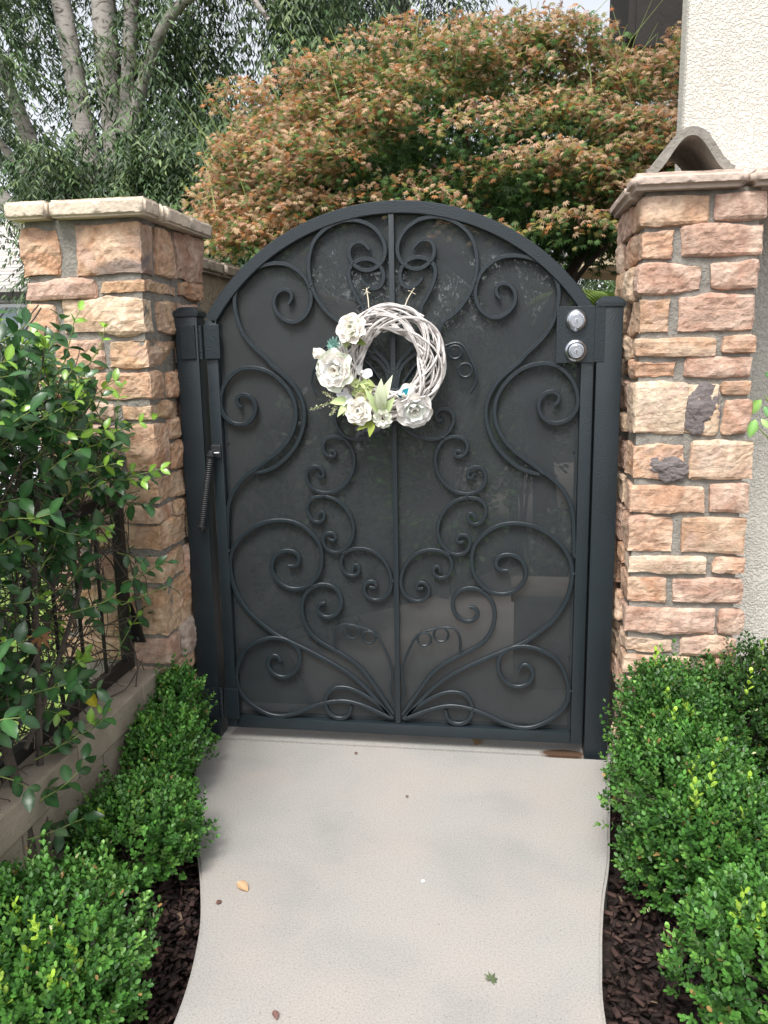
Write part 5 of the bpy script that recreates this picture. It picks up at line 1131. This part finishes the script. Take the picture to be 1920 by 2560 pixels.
def ash_tree():
    rg = np.random.default_rng(31)
    T_ = thing('ash_tree', 'many-stemmed pale barked evergreen ash rising behind the left pillar', 'tree', (-3.6, 5.5, -.1))
    for P_, r_ in (([(-3.62,5.5,-.1),(-3.85,5.5,1.4),(-4.12,5.5,2.8),(-4.40,5.55,3.6),(-4.75,5.6,4.6),(-5.2,5.7,6.5)], [.16,.12,.085,.075,.06,.04]),
                   ([(-3.58,5.5,-.1),(-3.62,5.5,1.8),(-3.70,5.5,3.0),(-3.80,5.5,4.0),(-3.95,5.55,5.2),(-4.1,5.6,7)], [.20,.15,.115,.10,.085,.05]),
                   ([(-3.50,5.6,-.1),(-3.48,5.6,2.0),(-3.47,5.6,3.2),(-3.50,5.6,4.4),(-3.52,5.7,5.6),(-3.55,5.7,7)], [.20,.16,.135,.125,.11,.07]),
                   ([(-3.42,5.5,-.1),(-3.36,5.5,2.2),(-3.33,5.5,3.25),(-3.22,5.5,4.2),(-3.10,5.5,5.2),(-3.0,5.6,6.8)], [.17,.12,.10,.075,.06,.03]),
                   ([(-3.33,5.5,3.2),(-3.18,5.45,3.65),(-2.98,5.4,4.05),(-2.80,5.3,4.28),(-2.55,5.2,4.45),(-2.25,5.1,4.52),(-1.95,5.0,4.45),(-1.7,4.95,4.15)], [.075,.07,.062,.055,.05,.045,.035,.02]),
                   ([(-3.7,5.3,1.6),(-4.2,5.2,2.5),(-4.6,5.2,2.95),(-5.2,5.2,3.4)], [.10,.09,.08,.05]),
                   ([(-3.40,5.5,1.9),(-3.0,5.3,2.5),(-2.6,5.2,2.95),(-2.2,5.1,3.3),(-1.8,5.0,3.6)], [.05,.04,.03,.025,.012]),
                   ([(-4.12,5.5,2.9),(-4.5,5.4,3.3),(-4.85,5.3,3.9)], [.05,.04,.02])):
        limb('trunk' if P_[0][2] < 0 else 'limb', P_, r_, M['ash_bark'], T_, 12, .12)
    def keep(p):
        x, y, z = p
        if x < -4.0 and z < 3.12+.1*math.sin(x*7): return False
        if -4.5 < x < -4.1 and z < 3.3 and y > 5.5: return False
        return z > 2.15+.25*math.sin(x*3)
    c = sample(rg, 16000, (-6.0,4.7,2.1), (-1.2,7.2,7.4), .06, 1.1, keep)
    front = (c[:, 1] < 5.5)&(np.abs(c[:, 0]+3.55) < .45)&(c[:, 2] > 2.9)   # keep the pale stems in view
    c = c[~(front&(rg.random(len(c)) < .50))]
    tree_crown('crown', T_, rg, c[:5200], ASH, [3,3,2.5,.8], size=(.07,.105))
    c2 = sample(rg, 5000, (-4.0,4.5,2.0), (-1.5,5.3,3.30), -.25, 1.5)
    tree_crown('lower_crown', T_, rg, c2[:2400], ASH, [3,3,2,1], size=(.06,.095))
    c3 = sample(rg, 3600, (-3.0,5.0,3.0), (-.8,7.4,6.0), -.2, 1.1)
    tree_crown('side_crown', T_, rg, c3[:1900], ASH, [3,3,2,1], size=(.07,.10), droop=1.6, L_=.45)
ash_tree()
def back_tree(label, x0, x1, y0, y1, z0, z1, n, seed, cols, wts, trunk, thr=.0, sc=.7, keep=lambda p: True, **kw):
    rg = np.random.default_rng(seed); T_ = thing('background_tree', label, 'tree', (trunk[0], trunk[1], -.1), 'trees beyond the courtyard')
    limb('trunk', [(trunk[0],trunk[1],-.1),(trunk[0]+.1,trunk[1],z0+.5),(trunk[0]-.1,trunk[1],(z0+z1)/2),(trunk[0],trunk[1],z1-.5)], [.2,.15,.1,.05], M['ash_bark'], T_, 9, .3)
    for k in range(5):
        zz = z0+(z1-z0)*(.15+.15*k); s_ = 1 if k % 2 else -1
        limb('limb', [(trunk[0],trunk[1],zz),(trunk[0]+s_*(x1-x0)*.2,trunk[1],zz+.5),(trunk[0]+s_*(x1-x0)*.4,trunk[1]-.2,zz+.8)], [.07,.05,.02], M['ash_bark'], T_, 7, .2)
    c = sample(rg, n*3, (x0,y0,z0), (x1,y1,z1), thr, sc, keep)[:n]
    tree_crown('crown', T_, rg, c, cols, wts, **kw)
DKG = [(.030,.055,.028),(.045,.075,.035),(.022,.04,.022),(.07,.10,.05)]
back_tree('dark drooping tree behind the maple, top centre', -2.6, 1.0, 7.5, 10, 3.0, 8.5, 3400, 41, DKG, [3,2,2,1], (-.9,8.8), -.12, .5, keep=lambda p: not (p[0] > .1 and p[2] > 4.4+.2*p[1]-1.6), per=12, L_=.45, size=(.07,.11))
back_tree('dark tree at far left behind the ash, by the white sky gap', -9, -5.6, 7, 9.5, 2.8, 8.5, 1500, 42, DKG, [3,2,2,1], (-7,8.3), .0, .6, keep=lambda p: not (p[2] < 3.6 and p[0] > -6.2), per=12, L_=.45, size=(.07,.11))
back_tree('grey green weeping tree at top right of the maple', 1.4, 3.3, 7, 8.5, 3.2, 6.6, 800, 43, [(.12,.20,.13),(.16,.25,.16),(.08,.14,.09)], [2,2,1], (2.9,7.8), -.05, .9, droop=1.8, per=12, L_=.5, size=(.07,.12))
back_tree('broad backdrop tree under the maple crown, canopy shade put into its dark leaf colours', -4.2, 4.2, 9.5, 11.5, .6, 4.0, 3600, 44, DKG, [3,2,2,1], (1.2,10.5), -.3, .6, per=12, L_=.5, size=(.08,.13))  # dark palette stands in for the deep shade below the maple
back_tree('mid green tree beyond the umbrella, right of the arch', 1.2, 4.4, 7.0, 8.4, .8, 3.4, 1300, 45, [(.06,.11,.035),(.10,.16,.05),(.035,.06,.025)], [2,2,1], (3.4,7.7), -.3, .8, per=12, L_=.4, size=(.07,.11))
# shrubs inside the courtyard, seen through the screen and over the arch
def court_shrub(label, c, r_, n, seed, cols, wts, size=(.03,.05)):
    rg = np.random.default_rng(seed); T_ = thing('courtyard_shrub', label, 'shrub', (c[0], c[1], -.05), 'shrubs inside the courtyard')
    u = rvec(n, rg); p = np.array(c)+u*np.array(r_)*rg.uniform(.6, 1.05, (n, 1)); p = p[p[:, 2] > .0]; u = u[:len(p)]; n = len(p)
    leaf_cloud('foliage', p, u+np.array((0,-.2,.3)), rvec(n, rg)+np.array((0,-.3,1)), rg.uniform(*size, n), BOX_T, pick(cols, wts, n, rg), M['box_leaf'], T_)
    m = MB()
    for k in range(9): q = p[rg.integers(0, n)]; m.tube([(c[0]+rg.normal()*.03, c[1]+rg.normal()*.03, -.05), tuple((np.array(c)+q)/2), tuple(q)], [.012,.008,.003], 5)
    m.build('stems', M['stem'], T_)
GR_ = [(.06,.14,.03),(.09,.19,.04),(.04,.09,.025)]
court_shrub('dark green shrub behind the left half of the gate screen', (-.55,1.15,.55), (.32,.35,.6), 2600, 1, DKG, [3,2,2,1])
court_shrub('green shrub behind the middle of the gate screen', (.02,1.9,.75), (.40,.3,.65), 2600, 2, GR_, [2,1,2])
court_shrub('leafy shrub behind the right half of the gate screen', (.45,2.6,1.0), (.35,.3,.55), 2200, 3, GR_, [2,2,1])
court_shrub('small shrub beside the planter seen through the screen', (.62,1.15,.30), (.16,.25,.35), 900, 4, DKG, [2,2,1,1])
court_shrub('tall shrub along the far courtyard edge, left', (-1.9,4.3,1.0), (.9,.5,1.1), 3200, 5, DKG, [3,2,2,1], (.05,.08))
court_shrub('tall shrub along the far courtyard edge, centre', (-.2,5.3,1.0), (1.0,.5,1.2), 3400, 6, DKG, [3,2,2,1], (.05,.08))
t = thing('planter_box', 'square dark planter standing behind the screen at lower right', 'planter', (.52,.75,-.03))
MB().box((.40,.62,-.03),(.66,.88,.34), bevel=.01).build('box', M['coping'], t); MB().box((.385,.605,.341),(.675,.895,.375), bevel=.008).build('rim', M['coping'], t)
# palm and patio umbrella in the gap at right
def palm():
    rg = np.random.default_rng(12); T_ = thing('palm', 'feathery small date palm under the beige umbrella', 'palm', (1.15,4.2,-.03))
    limb('trunk', [(1.15,4.2,-.05),(1.18,4.2,.8),(1.15,4.2,1.72)], [.09,.08,.07], M['maple_bark'], T_)
    for k in range(46):
        an = 2*math.pi*k/30*1.9; el = rg.uniform(-.2, .55); L_ = rg.uniform(.5, .8); a = np.array((1.15,4.2,1.72)); d = np.array((math.cos(an)*math.cos(el), math.sin(an)*math.cos(el), math.sin(el)))
        pts = [a+d*L_*t_+np.array((0,0,-.55*L_*t_*t_)) for t_ in np.linspace(0, 1, 22)]
        P = []; D = []; N = []; sd_ = np.cross(d, (0,0,1)); sd_ /= np.linalg.norm(sd_)
        for i, q in enumerate(pts[2:]):
            for s_ in (1,-1): P.append(q); D.append(sd_*s_+d*.5+np.array((0,0,-.35))); N.append((0,0,1))
        Z_ = np.repeat(np.sin(np.linspace(.5, 2.9, len(pts)-2))*.26, 2)
        fr = leaf_cloud('frond', np.array(P), np.array(D), np.array(N, float), Z_, ([(0,0,0),(.04,.4,0),(0,1,-.15),(-.04,.4,0)], [(0,1,2),(0,2,3)]), np.tile(np.array([[.17,.25,.06]])*rg.uniform(.7,1.3), (len(P), 1)), M['tree_leaf'], T_, kind=None)
palm()
def umbrella():
    T_ = thing('patio_umbrella', 'beige patio umbrella showing between the gate arch and right pillar', 'umbrella', (2.15,5.2,-.03))
    MB().tube([(2.15,5.2,-.03),(2.15,5.2,2.75)], .02, 10).build('pole', M['bronze'], T_, True)
    n = 8; V = [(2.15,5.2,2.70)]; F = []
    for k in range(n): an = 2*math.pi*(k+.5)/n; V.append((2.15+1.28*math.cos(an), 5.2+1.28*math.sin(an), 2.06))
    for k in range(n): an = 2*math.pi*(k+.5)/n; V.append((2.15+1.28*math.cos(an), 5.2+1.28*math.sin(an), 1.99))
    for k in range(n): k2 = (k+1) % n; F += [(0, 1+k, 1+k2), (1+k, 9+k, 9+k2, 1+k2)]
    o = obj('canopy', mesh_from(V, F), M['canvas'], T_)
    for k in range(n): MB().tube([(2.15,5.2,2.58), (V[1+k][0], V[1+k][1], 2.05)], .008, 5).build('rib', M['dark_wood'], T_)
umbrella()
# far house at left
t = thing('far_house', 'pale house with shingled roof and white window far at left', 'house', (-13, 16, -.1))
MB().box((-22,14.2,-.1),(-8.4,20,2.58)).build('wall', M['siding'], t)
V = [(-22.5,13.7,2.72),(-7.9,13.7,2.72),(-7.9,17,4.6),(-22.5,17,4.6),(-22.5,13.7,2.60),(-7.9,13.7,2.60),(-7.9,17,4.45),(-22.5,17,4.45)]
rf = obj('roof', mesh_from(V, [(0,1,2,3),(7,6,5,4),(0,4,5,1),(1,5,6,2),(3,2,6,7),(0,3,7,4)]), M['roof'], t)
for k in range(22):
    a = k/22; MB().box((-22.5,13.7+3.3*a,2.725+1.88*a),(-7.9,13.7+3.3*a+.02,2.745+1.88*a)).build('shingle_course', M['roof'], rf)
MB().box((-22.5,13.62,2.50),(-7.9,13.70,2.66)).build('gutter', M['dark_wood'], t)
for x0 in (-10.9,-14.5):
    f_ = MB().box((x0,14.12,1.55),(x0+1.5,14.195,2.45)); fo = f_.build('window', M['white_paint'], t)
    for i in range(3): MB().box((x0+.08+i*.47,14.10,1.63),(x0+.48+i*.47,14.118,2.37)).build('pane', M['glass'], fo)
t = thing('street_tree', 'dark leafy street tree near the far house', 'tree', (-12, 11, -.1)); rg_ = np.random.default_rng(8)
limb('trunk', [(-12,11,-.1),(-12,11,2),(-11.8,11,4)], [.18,.14,.08], M['ash_bark'], t)
tree_crown('crown', t, rg_, sample(rg_, 1600, (-14,10,3.9), (-8.6,12.5,7.5), -.1, .6)[:800], DKG, [3,2,2,1], per=10, L_=.45, size=(.08,.12))
# low planting beyond the driveway
def hedge(label, x0, x1, y0, y1, h_, seed, cols):
    rg = np.random.default_rng(seed); T_ = thing('hedge', label, 'hedge', ((x0+x1)/2, y0, -.05)); n = int((x1-x0)*260)
    p = np.stack([rg.uniform(x0,x1,n), rg.uniform(y0,y1,n), rg.random(n)**.6*h_], 1)
    leaf_cloud('foliage', p, rvec(n, rg)+np.array((0,-.4,.6)), rvec(n, rg)+np.array((0,-.3,1)), rg.uniform(.07,.12,n), BOX_T, pick(cols, [1]*len(cols), n, rg), M['tree_leaf'], T_)
hedge('low bright hedge in front of the far house', -16, -4, 13.0, 13.5, .75, 3, [(.12,.2,.05),(.2,.28,.06),(.08,.14,.04)])
